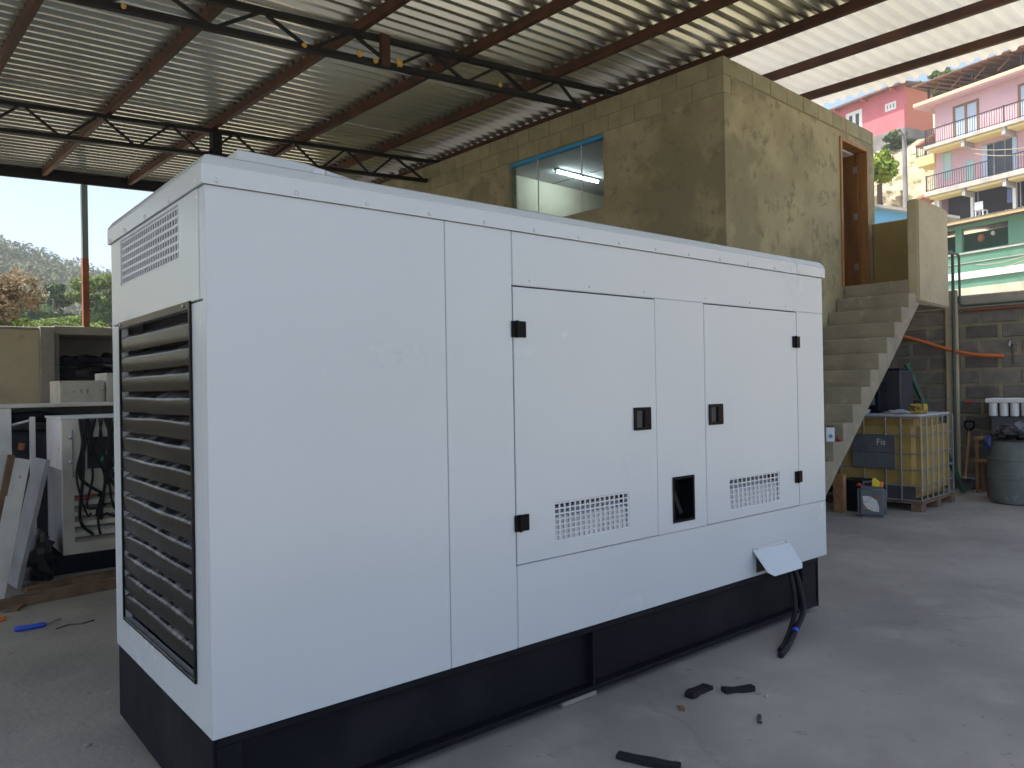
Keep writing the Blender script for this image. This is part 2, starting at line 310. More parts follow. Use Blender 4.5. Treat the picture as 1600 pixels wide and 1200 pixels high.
def plate(u0, u1, v0, v1, holes, t, to3):
    """flat sheet with rectangular holes; to3(u, v, d) maps to space, d from 0 (front) to t (back)"""
    us = sorted({u0, u1, *[h[0] for h in holes], *[h[1] for h in holes]}); vs = sorted({v0, v1, *[h[2] for h in holes], *[h[3] for h in holes]})
    ui = {u: i for i, u in enumerate(us)}; vi = {v: i for i, v in enumerate(vs)}
    nu, nv = len(us)-1, len(vs)-1; solid = np.ones((nu, nv), bool)
    for h in holes: solid[ui[h[0]]:ui[h[1]], vi[h[2]]:vi[h[3]]] = False
    P = []; idx = {}
    def pt(i, j, d):
        if (i, j, d) not in idx: idx[i, j, d] = len(P); P.append(to3(us[i], vs[j], t if d else 0.0))
        return idx[i, j, d]
    F = []
    for i in range(nu):
        for j in range(nv):
            if not solid[i, j]: continue
            F.append((pt(i,j,0), pt(i+1,j,0), pt(i+1,j+1,0), pt(i,j+1,0))); F.append((pt(i,j+1,1), pt(i+1,j+1,1), pt(i+1,j,1), pt(i,j,1)))
            for (a, b, di, dj) in (((i,j),(i+1,j),0,-1), ((i+1,j),(i+1,j+1),1,0), ((i+1,j+1),(i,j+1),0,1), ((i,j+1),(i,j),-1,0)):
                p, q = i+di, j+dj
                if 0 <= p < nu and 0 <= q < nv and solid[p, q]: continue
                F.append((pt(*b,0), pt(*a,0), pt(*a,1), pt(*b,1)))
    return MB().add(P, F)
def grid_holes(u0, u1, v0, v1, nu, nv, gu, gv):
    du, dv = (u1-u0)/nu, (v1-v0)/nv
    return [(u0+i*du+gu/2, u0+(i+1)*du-gu/2, v0+j*dv+gv/2, v0+(j+1)*dv-gv/2) for i in range(nu) for j in range(nv)]
def lettering(txt, size, m, parent, matrix, name='lettering'):
    cu = bpy.data.curves.new('t', 'FONT'); cu.body = txt; cu.size = size; cu.extrude = 0.0008; cu.align_x = 'CENTER'; cu.align_y = 'CENTER'
    t = bpy.data.objects.new('t', cu); COL.objects.link(t); bpy.context.view_layer.update()
    me = bpy.data.meshes.new_from_object(t.evaluated_get(bpy.context.evaluated_depsgraph_get())); bpy.data.objects.remove(t)
    me.materials.clear(); me.materials.append(m); o = bpy.data.objects.new(name, me); COL.objects.link(o); o.parent = parent; o.matrix_local = matrix; return o

# ================================================================== SETTING
# ground sheet to the horizon, concrete slab of the workshop, terrain
structure(MB().box(-380, 380, -380, 380, -0.9, -0.08), 'ground', DIRT)
fl = MB(); 
fl.add([tuple(bw(x, y, z)) for x, y, z in [(-9,-3.0,-0.2),(10.7,-3.0,-0.2),(10.7,12.6,-0.2),(-9,12.6,-0.2),(-9,-3.0,0),(10.7,-3.0,0),(10.7,12.6,0),(-9,12.6,0)]],
       [(0,3,2,1),(4,5,6,7),(0,1,5,4),(1,2,6,5),(2,3,7,6),(3,0,4,7)])
structure(fl, 'workshop_floor', FLOOR)
yd = MB(); yd.add([tuple(bw(x, y, z)) for x, y, z in [(-14,-26,-0.2),(24,-26,-0.2),(24,-3.01,-0.2),(-14,-3.01,-0.2),(-14,-26,-0.012),(24,-26,-0.012),(24,-3.01,-0.012),(-14,-3.01,-0.012)]], [(0,3,2,1),(4,5,6,7),(0,1,5,4),(1,2,6,5),(2,3,7,6),(3,0,4,7)])
structure(yd, 'yard', mat('yard_concrete', (0.36, 0.33, 0.28), 0.85, var=((0.30, 0.27, 0.225), 0.6, 7, 0.35, 0.65), bump=(20, 0.2)))

def terrain(name, xs, ys, hf, m):
    nx, ny = len(xs), len(ys); v = [(x, y, hf(x, y)) for y in ys for x in xs]
    f = [(j*nx+i, j*nx+i+1, (j+1)*nx+i+1, (j+1)*nx+i) for j in range(ny-1) for i in range(nx-1)]
    o = structure(MB().add(v, f), name, m, smooth=False)
    for p in o.data.polygons: p.use_smooth = True
    return o
def nz(x, y, s, seed=0):
    return (math.sin(x*s*1.3+seed) * math.cos(y*s*1.7+seed*2.1) + 0.5*math.sin(x*s*2.9+y*s*1.1+seed*0.7) + 0.35*math.cos(y*s*4.3-x*s*3.1+seed))/1.85
SX = [12, 30, 43.5, 46.5, 51, 54.5, 58, 62, 80, 140, 300]; SZ = [-0.5, 2.0, 4.6, 8.0, 11.0, 14.5, 18.8, 19.9, 27, 52, 90]
def slope_h(x, y):
    h = float(np.interp(x, SX, SZ)); e = min(1, max(0, (70-y)/25)); steep = 1 if 44 < x < 62 else 0.3
    return h*e - 0.3*(1-e) + nz(x, y, 0.55, 1)*0.55*steep + nz(x, y, 1.6, 4)*0.22*steep
terrain('hillside', list(np.arange(12, 44, 2.0)) + list(np.arange(44, 66, 0.6)) + list(np.arange(66, 141, 6.0)), list(np.arange(-60, 5, 4.0)) + list(np.arange(5, 40, 0.7)) + list(np.arange(40, 72, 4.0)), slope_h, ROCK)
def hill_h(x, y):
    ridge = float(np.interp(x, [-120, -40, 0, 20, 27, 34, 39, 60, 120, 200], [52, 43, 37, 31.5, 28.5, 26.5, 24, 20, 12, 6]))
    t = min(1, max(0, (y-85)/110)); t = t*t*(3-2*t); back = min(1, max(0, (y-205)/120))
    return ridge*t*(1-0.5*back) - 0.3 + nz(x, y, 0.06, 2)*2.2*t + nz(x, y, 0.2, 3)*0.8*t
terrain('hill', list(np.arange(-60, 201, 6.0)), list(np.arange(80, 330, 6.0)), hill_h, HILLM)

# ================================================================== SHED ROOF
def rz(x): return 4.8 + 0.05*x          # underside of the purlins
shed = thing('shed_roof', 'open corrugated metal shed roof on brown purlins and black trusses', 'roof', (2.3, 11, 0), frame='B')
PX = [-5.62, -4.4, -3.18, -1.95, -0.73, 0.50, 1.75, 2.98, 4.22, 5.44, 6.62, 7.73, 8.84]
YA, YB = -2.8, 11.02; X0, X1 = -6.1, 9.6; PH = 0.10
for x in PX:
    z = rz(x)                           # C-section purlin: web and two lips
    m = MB(); m.box(x-0.028, x-0.022, YA, YB, z, z+PH); m.box(x-0.022, x+0.03, YA, YB, z, z+0.006); m.box(x-0.022, x+0.03, YA, YB, z+PH-0.006, z+PH); m.box(x+0.024, x+0.03, YA, YB, z+0.006, z+0.022); m.box(x+0.024, x+0.03, YA, YB, z+PH-0.022, z+PH-0.006)
    m.build('purlin', PURL, shed)
pitch = 0.156; nrib = 6; H = 0.042; nsheet = int((YB+0.05-YA)/(pitch*nrib))+1
prof = []
for k in range(nrib):
    y = k*pitch; prof += [(y, 0), (y+0.040, 0), (y+0.068, H), (y+0.128, H)]
prof.append((nrib*pitch, 0))
def sheet_mesh(xa, xb, mt, dz=0.0):
    m = MB(); n = len(prof); v = []
    for x in (xa, xb):
        for y, z in prof: v.append((x, y, rz(x)+PH+0.002+dz+z))
    return m.add(v, [(i, i+1, n+i+1, n+i) for i in range(n-1)]).mesh('roof_sheet', mt)
FIBG = mat('translucent_sheet', (0.80, 0.79, 0.73), 0.5, var=((0.72, 0.70, 0.62), 1.2, 5, 0.35, 0.7), trans=0.15, stretch=(0.35, 1, 1))
sm = sheet_mesh(X0, 6.72, ZINC); sm_b = sheet_mesh(6.55, X1, FIBG, 0.004)
for k in range(nsheet):
    for q in (sm, sm_b): place(q, 'roof_sheet', shed, Vector((0, YA + k*nrib*pitch, 0.0012*(k % 2))) - ORG[shed.name])
def truss(yf, depth, xa, xb, nodes_top, nodes_bot, cw, xe):
    tc = MB(); bc = MB()
    tc.bar((xa, yf(xa), rz(xa)-cw/2-0.002), (xb, yf(xb), rz(xb)-cw/2-0.002), 0.05, cw)
    t = tc.build('top_chord', TRUS, shed)
    bc.bar((xa, yf(xa), rz(xa)-depth+cw/2), (xe, yf(xe), rz(xe)-depth+cw/2), 0.06, cw); bc.bar((xa, yf(xa)-0.034, rz(xa)-depth+0.003), (xe, yf(xe)-0.034, rz(xe)-depth+0.003), 0.012, 0.006)
    b = bc.build('bottom_chord', TRUS, shed)
    for i in range(len(nodes_top)):
        xt = nodes_top[i]
        for xbt in (nodes_bot[i], nodes_bot[i+1]):
            sgn = 1 if xbt > xt else -1; p, q = xt+0.035*sgn, xbt-0.045*sgn
            MB().bar((p, yf(p), rz(xt)-cw), (q, yf(q), rz(xbt)-depth+cw), 0.028, 0.028).build('diagonal_brace', TRUS, b)
    return t, b
yf2 = lambda x: 3.816 - 0.095*(x-2.92)
yf1 = lambda x: 7.56 - 0.085*(x-1.77)
st = 0.86
bot2 = [-2.70+st*k for k in range(10)] + [5.78]; top2 = [x+st/2 for x in bot2[:-1]]
t2, b2 = truss(yf2, 0.305, -4.6, 6.7, top2, bot2, 0.055, 5.82)
bot1 = [-2.74+0.80*k for k in range(11)] + [6.2]; top1 = [x+0.40 for x in bot1[:-1]]
t1, b1 = truss(yf1, 0.365, -4.6, 6.7, top1, bot1, 0.05, 6.24)
MB().bar((X0+0.2, 11.06, rz(X0+0.2)+0.02), (6.2, 11.06, rz(6.2)+0.02), 0.06, 0.15).build('eave_beam', TRUS, shed)
MB().box(3.15, 3.25, 3.71, 3.755, rz(3.2)-0.31, rz(3.2)-0.005).build('splice_plate', PURL, shed)
m = MB(); 
for dx in (0.12,): m.box(2.95, 3.07, 7.39, 7.51, 0.0, rz(3.05)-0.02)
m.build('post', TRUS, shed)
MB().box(2.28, 2.37, 11.06, 11.15, 2.581, 3.68).build('post', mat('rust_orange', (0.34, 0.12, 0.055), 0.75, var=((0.2, 0.075, 0.04), 4, 5, 0.35, 0.7)), shed)
MB().box(2.282, 2.368, 11.062, 11.148, 3.68, rz(2.32)-0.06).build('post', mat('post_grey', (0.20, 0.26, 0.26), 0.6), shed)
MB().box(-3.56, -3.44, 7.54, 7.66, 0.0, rz(-3.5)-0.02).build('post', TRUS, shed)
for i, (x, z, r) in enumerate(((2.386, 4.60, .024), (2.94, 4.635, .030), (3.10, 4.648, .026), (3.36, 4.672, .036), (0.9, 4.515, .02), (4.6, 4.735, .022))):
    MB().blob((x, yf2(x)-0.05, rz(x)-0.275+0.03*(i % 2)), (r, r*0.7, r), seed=i, amp=0.3).build('foam_blob', FOAM, b2, smooth=True)
MB().blob((5.66, yf1(5.66)-0.06, 4.80), (0.04, 0.04, 0.035), seed=9, amp=0.1).build('foam_blob', OFFW, b1, smooth=True)

# ================================================================== BLOCK ROOM
RX, RY, RT = 6.27, 1.888, 5.02; RX2, RY2 = 10.15, 10.6
room = thing('block_room', 'raised plastered block room with glazed window and wooden door above the stairs', 'building', (RX, RY, 0), frame='B')
wy0, wy1, wz0, wz1 = 3.58, 5.31, 3.70, 4.615
plate(RY, RY2, 0, 4.615, [(wy0, wy1, wz0, wz1)] if wz1 < 4.615 else [(wy0, wy1, wz0, 4.6149)], 0.15, lambda u, v, d: (RX+d, u, v)).build('wall', PLASTER, room)
dx0, dx1, dz0, dz1 = 9.05, 9.92, 2.75, 4.73
plate(RX+0.15, RX2, 0, 4.80, [(dx0, dx1, dz0, dz1)], 0.15, lambda u, v, d: (u, RY+d, v)).build('wall', PLASTER, room)
MB().box(RX2-0.15, RX2, RY+0.15, RY2, 0, 5.0).build('wall', PLASTER, room)
MB().box(RX+0.15, RX2-0.15, RY2-0.15, RY2, 0, 5.0).build('wall', PLASTER, room)
# top courses of bare block
bl = MB().box(0, 0.148, 0, 0.392, 0, 0.190).mesh('block', BLOCKT, bevel=0.006)
bl2 = MB().box(0, 0.392, 0, 0.148, 0, 0.190).mesh('block', BLOCKT, bevel=0.006)
random.seed(4)
mm = MB().box(RX+0.008, RX+0.145, RY+0.01, RY2-0.01, 4.617, RT-0.012); mm.build('mortar', MORTT, room)
mm = MB().box(RX+0.15, RX2-0.01, RY+0.008, RY+0.145, 4.802, RT-0.012); mm.build('mortar', MORTT, room)
for c in range(2):
    y = RY + (0.0 if c == 0 else -0.2) ; z = 4.622 + c*0.2
    while y < RY2-0.3:
        y2 = max(y, RY); sc = (y+0.392-y2)/0.392
        place(bl, 'block', room, Vector((RX + random.uniform(-0.003, 0.002), y2, z)) - ORG[room.name], (1, sc, 1)); y += 0.402
x = RX + 0.152 + 0.04
MB().box(RX+0.149, RX+0.19, RY-0.001, RY+0.14, 4.802, 5.0).build('block', BLOCKT, room)
while x < RX2-0.3:
    place(bl2, 'block', room, Vector((x, RY + random.uniform(-0.003, 0.002), 4.822)) - ORG[room.name]); x += 0.402
MB().box(x, RX2-0.002, RY, RY+0.148, 4.822, 5.012).build('block', BLOCKT, room, bevel=0.006)
# inside of the room
MB().box(RX+0.152, RX2-0.152, RY+0.152, RY2-0.16, 4.66, 4.74).build('ceiling', CEIL, room)
for xx in (7.6, 8.9): MB().box(xx, xx+0.02, RY+0.16, 5.75, 4.652, 4.66).build('ceiling_joint', GREYP, room)
MB().box(RX+0.152, RX2-0.152, RY+0.152, RY2-0.16, 2.60, 2.75).build('floor_slab', CONC, room)
MB().box(RX+0.152, RX2-0.152, 5.75, 5.85, 2.752, 4.658).build('partition', CREAM, room)
MB().box(RX2-0.162, RX2-0.152, RY+0.155, 5.748, 2.752, 4.658).build('lining', CREAM, room)
# window: three panes edge to edge, blue strip on top
MB().box(RX+0.03, RX+0.10, wy0, wy1, wz1-0.045, wz1-0.001).build('window_trim', BLUEPVC, room)
for a, b in ((wy0, 3.985), (3.989, 4.775), (4.779, wy1)):
    p = MB().box(RX+0.05, RX+0.058, a, b, wz0+0.001, wz1-0.046).build('pane', GLASS, room)
for yy in (3.987, 4.777): MB().box(RX+0.045, RX+0.063, yy-0.003, yy+0.003, wz0+0.001, wz1-0.046).build('glazing_bar', TRAYW, room)
# door
fr = MB(); fr.box(dx0, dx0+0.05, RY-0.02, RY+0.15, dz0, dz1); fr.box(dx1-0.05, dx1, RY-0.02, RY+0.15, dz0, dz1); fr.box(dx0+0.05, dx1-0.05, RY-0.02, RY+0.15, dz1-0.05, dz1)
fr.build('door_frame', WOODL, room, bevel=0.004)
dl = MB(); dl.box(dx1-0.092, dx1-0.052, RY+0.10, RY+0.86, dz0+0.01, dz1-0.06)        # leaf standing open into the room
leaf = dl.build('door_leaf', WOOD, room, bevel=0.004)
for z in (3.05, 3.75, 4.40): MB().box(dx1-0.096, dx1-0.0925, RY+0.102, RY+0.16, z, z+0.09).build('hinge', STEEL, leaf)
tb = thing('tube_light', 'lit fluorescent tube on the ceiling behind the room window', 'lamp', (7.5, 5.13, 4.66), frame='B')
MB().box(7.03, 7.99, 5.10, 5.16, 4.635, 4.659).build('fitting', OFFW, tb)
MB().tube([(7.06, 5.13, 4.617), (7.96, 5.13, 4.617)], 0.017, 10).build('tube', TUBE, tb, smooth=True)
for a in (7.04, 7.965): MB().box(a, a+0.018, 5.118, 5.142, 4.60, 4.636).build('end_cap', PLASTIC, tb)

# ================================================================== STAIRCASE
rise, run = 0.188, 0.2345; LX, LZ = 9.105, 2.75; SY0, SY1 = 0.988, 1.884
def under(x): return max(0.0, 2.40 + 0.795*(x-9.15))
stairs = thing('concrete_staircase', 'steep bare concrete staircase with parapet landing outside the wooden door', 'staircase', (6.0, SY0, 0), frame='B')
random.seed(8)
for i in range(1, 15):
    x = LX - run*i; z = LZ - rise*i
    if z < 0.05: break
    j = random.uniform(-0.006, 0.006); lo0, lo1 = under(x), under(x+run)
    MB().prism([(x+j, z), (x+run, z), (x+run, lo1), (x+j, lo0)], 1, SY0+random.uniform(0, 0.006), SY1).build('step', STAIRC, stairs, bevel=0.007)
MB().prism([(LX, LZ), (RX2-0.0, LZ), (RX2-0.0, 2.44), (9.19, 2.44), (LX, under(LX))], 1, SY0+0.004, SY1).build('landing', STAIRC, stairs, bevel=0.005)
random.seed(2)
MB().prism([(9.10, 2.47), (RX2, 2.44), (RX2, 3.74), (9.60, 3.755), (9.10, 3.74)], 1, SY0-0.035, SY0+0.10).build('parapet', PLASTER2, stairs, bevel=0.018, seg=2)
MB().box(RX2-0.10, RX2-0.004, SY0+0.102, SY1, 2.752, 3.70).build('parapet', YPLASTER, stairs, bevel=0.012)

# ================================================================== FAR BLOCK WALL (right) and LEFT WALL
WX = 10.62
bwall = thing('block_boundary_wall', 'low grey concrete block wall with pale mortar and coping behind the stairs', 'wall', (WX, -2, 0), frame='B')
MB().box(WX+0.006, WX+0.15, -3.0, 4.0, 0, 2.45).build('mortar', MORTG, bwall)
MB().box(WX-0.01, WX+0.16, -3.0, 4.0, 2.452, 2.64).build('coping', CONC, bwall, bevel=0.012)
MB().box(WX-0.06, WX-0.011, 0.985, 1.14, 0, 2.72).build('pier', PLASTER2, bwall, bevel=0.01)
gb = MB().box(0, 0.14, 0, 0.405, 0, 0.172).mesh('block', BLOCKG, bevel=0.010)
random.seed(11)
for r_ in range(12):
    y = -3.0 - (0.22 if r_ % 2 else 0); z = 0.014 + r_*0.2035
    while y < 3.7:
        if y > -2.99 and not (y > 0.9 and y+0.4 < 1.2):
            place(gb, 'block', bwall, Vector((WX-0.003+random.uniform(-0.006, 0.006), y, z+random.uniform(-0.004, 0.004))) - ORG[bwall.name], (1, random.uniform(0.95, 1.02), random.uniform(0.96, 1.03)))
        y += 0.44
lw = thing('left_boundary_wall', 'rendered tan concrete wall with pillar at the far left edge of the shed', 'wall', (0, 11.1, 0), frame='B')
MB().box(-9, 1.66, 11.06, 11.21, 0, 2.50).build('wall', PLASTER2, lw)
MB().box(-9, 1.655, 11.03, 11.24, 2.502, 2.545).build('coping', CONC, lw, bevel=0.01)
MB().box(1.662, 1.86, 11.0, 11.30, 0, 2.56).build('pillar', CONC, lw, bevel=0.012)
bay = thing('concrete_storage_bay', 'open fronted dark concrete storage bay right of the wall pillar', 'bay', (1.87, 11.1, 0), frame='B')
MB().box(1.865, 6.2, 11.05, 12.5, 2.45, 2.58).build('roof_slab', CONC, bay, bevel=0.01)
MB().box(1.865, 6.2, 12.4, 12.5, 0, 2.448).build('back_wall', GREYW, bay)
MB().box(1.865, 1.94, 11.10, 12.398, 0, 2.448).build('side_wall', GREYW, bay)
m = MB()
for i, (x, y, z, a, b, c) in enumerate(((2.35, 11.6, 1.83, 0.5, 0.35, 0.20), (2.9, 11.7, 1.80, 0.55, 0.4, 0.24), (2.25, 11.55, 1.98, 0.4, 0.3, 0.14), (2.75, 11.6, 2.02, 0.5, 0.3, 0.14), (3.3, 11.7, 1.85, 0.5, 0.4, 0.25))):
    m.blob((x, y, z), (a, b, c), seed=i+3, amp=0.35, nu=24, nv=14, freq=3.5)
solo(m, 'black_tarpaulin', TARP, 'crumpled black tarpaulin bundle heaped on cabinets in the storage bay', 'tarpaulin', (2.6, 11.6, 1.6), frame='B', smooth=True)
cab = thing('metal_cabinet', 'worn cream metal cabinet with two letters below the black tarpaulin', 'cabinet', (1.9, 9.5, 0), frame='B')
body = MB().box(1.60, 2.17, 9.50, 10.1, 0.0, 1.69).build('body', CREAMW, cab, bevel=0.008)
MB().box(1.625, 2.145, 9.492, 9.4995, 0.06, 1.66).build('door', CREAMW, cab, bevel=0.003)
for ch_, xx in (('S', 1.865), ('E', 1.945)): lettering(ch_, 0.085, IRON, cab, Matrix.Translation(Vector((xx, 9.4905, 1.535))-ORG[cab.name]) @ Matrix.Rotation(R(90), 4, 'X'))
cab2 = thing('metal_cabinet', 'taller pale cabinet mostly hidden behind the white generator', 'cabinet', (2.4, 9.5, 0), frame='B')
MB().box(2.19, 2.75, 9.50, 10.1, 0.0, 1.80).build('body', CREAMW, cab2, bevel=0.008)
MB().box(2.215, 2.725, 9.492, 9.4995, 0.06, 1.77).build('door', CREAMW, cab2, bevel=0.003)

# ================================================================== WHITE GENERATOR
L, W, ZB, ZL, ZT = 4.0, 1.31, 0.35, 2.187, 2.292
gen = thing('generator_set', 'large white soundproof generator set on a black steel skid', 'generator', (0, 0, 0))
front = lambda u, v, d: (u, d, v)
g = 0.0012
def fpanel(x0, x1, z0, z1, name='side_panel', parent=gen, y=0.0, bev=0.004, m=WHITE):
    return MB().box(x0, x1, y, y+0.03, z0, z1).build(name, m, parent, bevel=bev, seg=2)
fpanel(0.0, 0.960-g, ZB, ZL, bev=0.002); fpanel(0.960+g, 1.316-g, ZB, ZL, bev=0.002)
fpanel(1.316+g, L, 1.949, ZL); fpanel(1.316+g, L, ZB, 0.712-g)
fpanel(3.668+g, L, 0.712+g, 1.949-g)
o = plate(2.283, 2.700-g, 0.712+g, 1.949-g, [(2.408, 2.578, 0.768, 0.997)], 0.03, front).build('side_panel', WHITE, gen, bevel=0.002)
# recessed black inlet box
m = plate(2.400, 2.586, 0.760, 1.005, [(2.414, 2.572, 0.774, 0.991)], 0.004, lambda u, v, d: (u, d-0.006, v)); inl = m.build('inlet_box', PLASTIC, gen, bevel=0.001)
m = MB(); m.box(2.410, 2.576, 0.085, 0.09, 0.770, 0.995); m.box(2.410, 2.414, 0.0, 0.085, 0.77, 0.995); m.box(2.572, 2.576, 0.0, 0.085, 0.77, 0.995); m.box(2.414, 2.572, 0.0, 0.085, 0.770, 0.774); m.box(2.414, 2.572, 0.0, 0.085, 0.991, 0.995)
m.build('recess', PLASTIC, inl)
MB().prism([(2.43, 0.93), (2.455, 0.945), (2.53, 0.80), (2.50, 0.79)], 1, 0.03, 0.05).build('lever', RUBBER, inl, bevel=0.003)
def door(x0, x1, hx, lx, vent, nv):
    d = plate(x0+0.002, x1-0.002, 0.712+0.003, 1.942, [vent], 0.03, lambda u, v, dd: (u, dd-0.001, v)).build('door', WHITE, gen, bevel=0.0025)
    gr = plate(vent[0], vent[1], vent[2], vent[3], grid_holes(vent[0]+0.004, vent[1]-0.004, vent[2]+0.003, vent[3]-0.003, nv[0], nv[1], 0.009, 0.007), 0.004, lambda u, v, dd: (u, dd+0.003, v))
    gr.build('vent_grille', WHITE2, d)
    zm = vent[2]+0.62*(vent[3]-vent[2]); m = MB()
    for (ya, za), (yb, zb) in (((0.085, vent[3]-0.03), (0.0145, zm)), ((0.0145, zm), (0.0105, vent[2]))): m.add([(vent[0]+0.01, ya, za), (vent[1]-0.01, ya, za), (vent[1]-0.01, yb, zb), (vent[0]+0.01, yb, zb)], [(0, 1, 2, 3)])
    m.build('deflector', DUCT, d)
    for z in (1.754, 0.898):
        h = MB(); h.box(hx-0.040, hx+0.042, -0.010, -0.0012, z-0.036, z+0.036); h.tube([(hx-0.012, -0.012, z-0.038), (hx-0.012, -0.012, z+0.038)], 0.009, 10)
        h.build('hinge', PLASTIC, d, bevel=0.002)
    la = plate(lx-0.066, lx+0.066, 1.268, 1.384, [(lx-0.045, lx+0.0, 1.285, 1.367)], 0.008, lambda u, v, dd: (u, dd-0.010, v)).build('latch', PLASTIC, d, bevel=0.0025)
    MB().box(lx-0.044, lx-0.001, -0.003, -0.0015, 1.286, 1.366).build('latch_well', INNER, d)
    MB().box(lx+0.006, lx+0.058, -0.0165, -0.0105, 1.282, 1.370).build('paddle', PLASTIC, d, bevel=0.003)
    return d
d1 = door(1.319, 2.282, 1.346, 2.165, (1.546, 2.058, 0.784, 0.962), (15, 7))
d2 = door(2.700, 3.668, 3.655, 2.792, (2.914, 3.441, 0.768, 0.948), (12, 6))
for x in (1.42, 1.80, 2.20, 2.72, 3.15, 3.55):
    MB().lathe([(0.006, -0.001), (0.005, 0.002), (0.002, 0.004)], (0, 0, 0), 8).build('rivet', WHITE2, gen, org=(0, 0, 0)).matrix_local = Matrix.Translation((x, -0.0008, 1.975)) @ Matrix.Rotation(R(90), 4, 'X')
# end face (x = 0 side, facing -X)
endf = lambda u, v, d: (d, u, v)
plate(0.0305, W-0.0305, ZB, 1.806, [(0.150, 1.143, 0.500, 1.790)], 0.03, endf).build('end_panel', WHITE, gen, bevel=0.0025)
gh = (0.276, 1.128, 1.978, 2.172)
up = plate(0.060, W-0.0305, 1.811, ZL, [gh], 0.03, lambda u, v, d: (d-0.003, u, v)).build('end_panel', WHITE, gen, bevel=0.0025)
MB().box(0.0, 0.03, 0.0305, 0.057, 1.811, ZL).build('corner_post', WHITE, gen, bevel=0.003)
plate(gh[0], gh[1], gh[2], gh[3], grid_holes(gh[0]+0.003, gh[1]-0.003, gh[2]+0.003, gh[3]-0.003, 26, 6, 0.009, 0.010), 0.004, lambda u, v, d: (d+0.004, u, v)).build('vent_grille', WHITE2, up)
MB().add([(0.14, gh[0]+0.25, gh[3]), (0.14, gh[1], gh[3]), (0.016, gh[1], gh[2]), (0.016, gh[0]+0.25, gh[2])], [(0, 1, 2, 3)]).build('deflector', mat('duct_grey', (0.16, 0.165, 0.17), 0.6), up)
MB().add([(0.06, gh[0], gh[2]+0.055), (0.06, gh[0]+0.25, gh[2]+0.055), (0.014, gh[0]+0.25, gh[2]), (0.014, gh[0], gh[2])], [(0, 1, 2, 3)]).build('deflector', DUCT, up)
fy0, fy1, fz0, fz1 = 0.150, 1.143, 0.500, 1.815
lf = plate(fy0-0.006, fy1+0.006, fz0-0.004, fz1, [(fy0+0.009, fy1-0.007, fz0+0.010, fz1-0.030)], 0.008, lambda u, v, d: (d-0.0095, u, v)).build('louver_frame', LOUV, gen, bevel=0.002)
for yy in (fy0+0.06, fy1-0.03): MB().blob((-0.011, yy, fz1-0.014), (0.004, 0.006, 0.006), amp=0).build('screw', STEEL, lf)
rng = random.Random(5)
for k in range(14):
    zc = 1.735 - 0.0875*k; n = 22; vs = []; a1, a2, ph = rng.uniform(0.001, 0.006), rng.uniform(0, 0.0008), rng.uniform(0, 6)
    a1 *= 0.3 if k < 3 else (1.4 if 3 <= k <= 8 else 0.8)
    pf = [(0.052, 0.034), (0.012, 0.014), (0.004, 0.008), (0.0, 0.0), (0.003, -0.053), (0.012, -0.054), (0.010, 0.0), (0.054, 0.030)]
    for i in range(n+1):
        y = fy0+0.017 + (fy1-fy0-0.032)*i/n; t = i/n; bend = -(a1*math.sin(math.pi*t)**2*math.sin(4*t+ph) + a2*math.sin(9*t+ph*2))
        for q, (x, z) in enumerate(pf): vs.append((x-0.005+bend*0.6, y, zc + z + (bend if q in (1, 2, 3, 6) else bend*0.4)))
    m8 = len(pf); fs = [(i*m8+j, i*m8+(j+1) % m8, (i+1)*m8+(j+1) % m8, (i+1)*m8+j) for i in range(n) for j in range(m8)] + [tuple(range(m8)), tuple(range((n+1)*m8-1, n*m8-1, -1))]
    MB().add(vs, fs).build('louver_blade', LOUV, lf, smooth=True)
# hidden faces, and a dark filler box added to stop light leaking through
MB().box(0.0, L, W-0.03, W, ZB, ZL).build('back_panel', WHITE, gen, bevel=0.004)
MB().box(L-0.03, L-0.002, 0.031, W-0.031, ZB, ZL).build('end_panel', WHITE, gen, bevel=0.003)
MB().box(0.12, L-0.06, 0.115, W-0.05, ZB+0.005, ZL-0.004).build('light_stop_fill', INNER, gen)
# roof cap: skirt, folded upper band, flat top
oh = 0.012
def ring(i, z): return [(-i, -i, z), (L+i, -i, z), (L+i, W+i, z), (-i, W+i, z)]
rings = [ring(-0.002, ZL+0.002), ring(oh, ZL), ring(oh, 2.2525), ring(oh-0.003, 2.2545), ring(oh-0.003, 2.2565), ring(oh+0.0005, 2.2585), ring(oh-0.018, 2.288), ring(oh-0.035, 2.296)]
vs = [p for r_ in rings for p in r_]; k = len(rings)
fs = [(4*i+j, 4*i+(j+1) % 4, 4*(i+1)+(j+1) % 4, 4*(i+1)+j) for i in range(k-1) for j in range(4)] + [(3, 2, 1, 0), tuple(range(4*(k-1), 4*k))]
cap = MB().add(vs, fs).build('roof_cap', WHITE, gen, bevel=0.0015)
riv = MB().lathe([(0.009, 0.0), (0.008, 0.003), (0.004, 0.006)], (0, 0, 0), 10).mesh('rivet', WHITE2, smooth=True)
for x in [0.037 + 0.281*i for i in range(15)]:
    if x < L: q = place(riv, 'rivet', cap, (x, -oh, 2.203)); q.rotation_euler = (R(90), 0, 0)
for y in (0.035, 0.35, 0.68, 1.0, 1.27): q = place(riv, 'rivet', cap, (-oh, y, 2.203)); q.rotation_euler = (0, R(-90), 0)
MB().box(3.668, L+oh+0.0025, -oh-0.0025, -oh+0.006, ZL+0.001, 2.252).build('cap_joint', WHITE, cap, bevel=0.001)
MB().prism([(0.255, 2.2955), (0.80, 2.2955), (0.80, 2.42), (0.56, 2.455), (0.27, 2.462)], 1, 0.43, 0.90).build('exhaust_cover', WHITE, cap, bevel=0.006)
MB().lathe([(0.03, 0), (0.03, 0.03), (0.015, 0.035)], (0.45, 0.09, 2.2955), 12).build('lifting_eye', STEEL, cap)
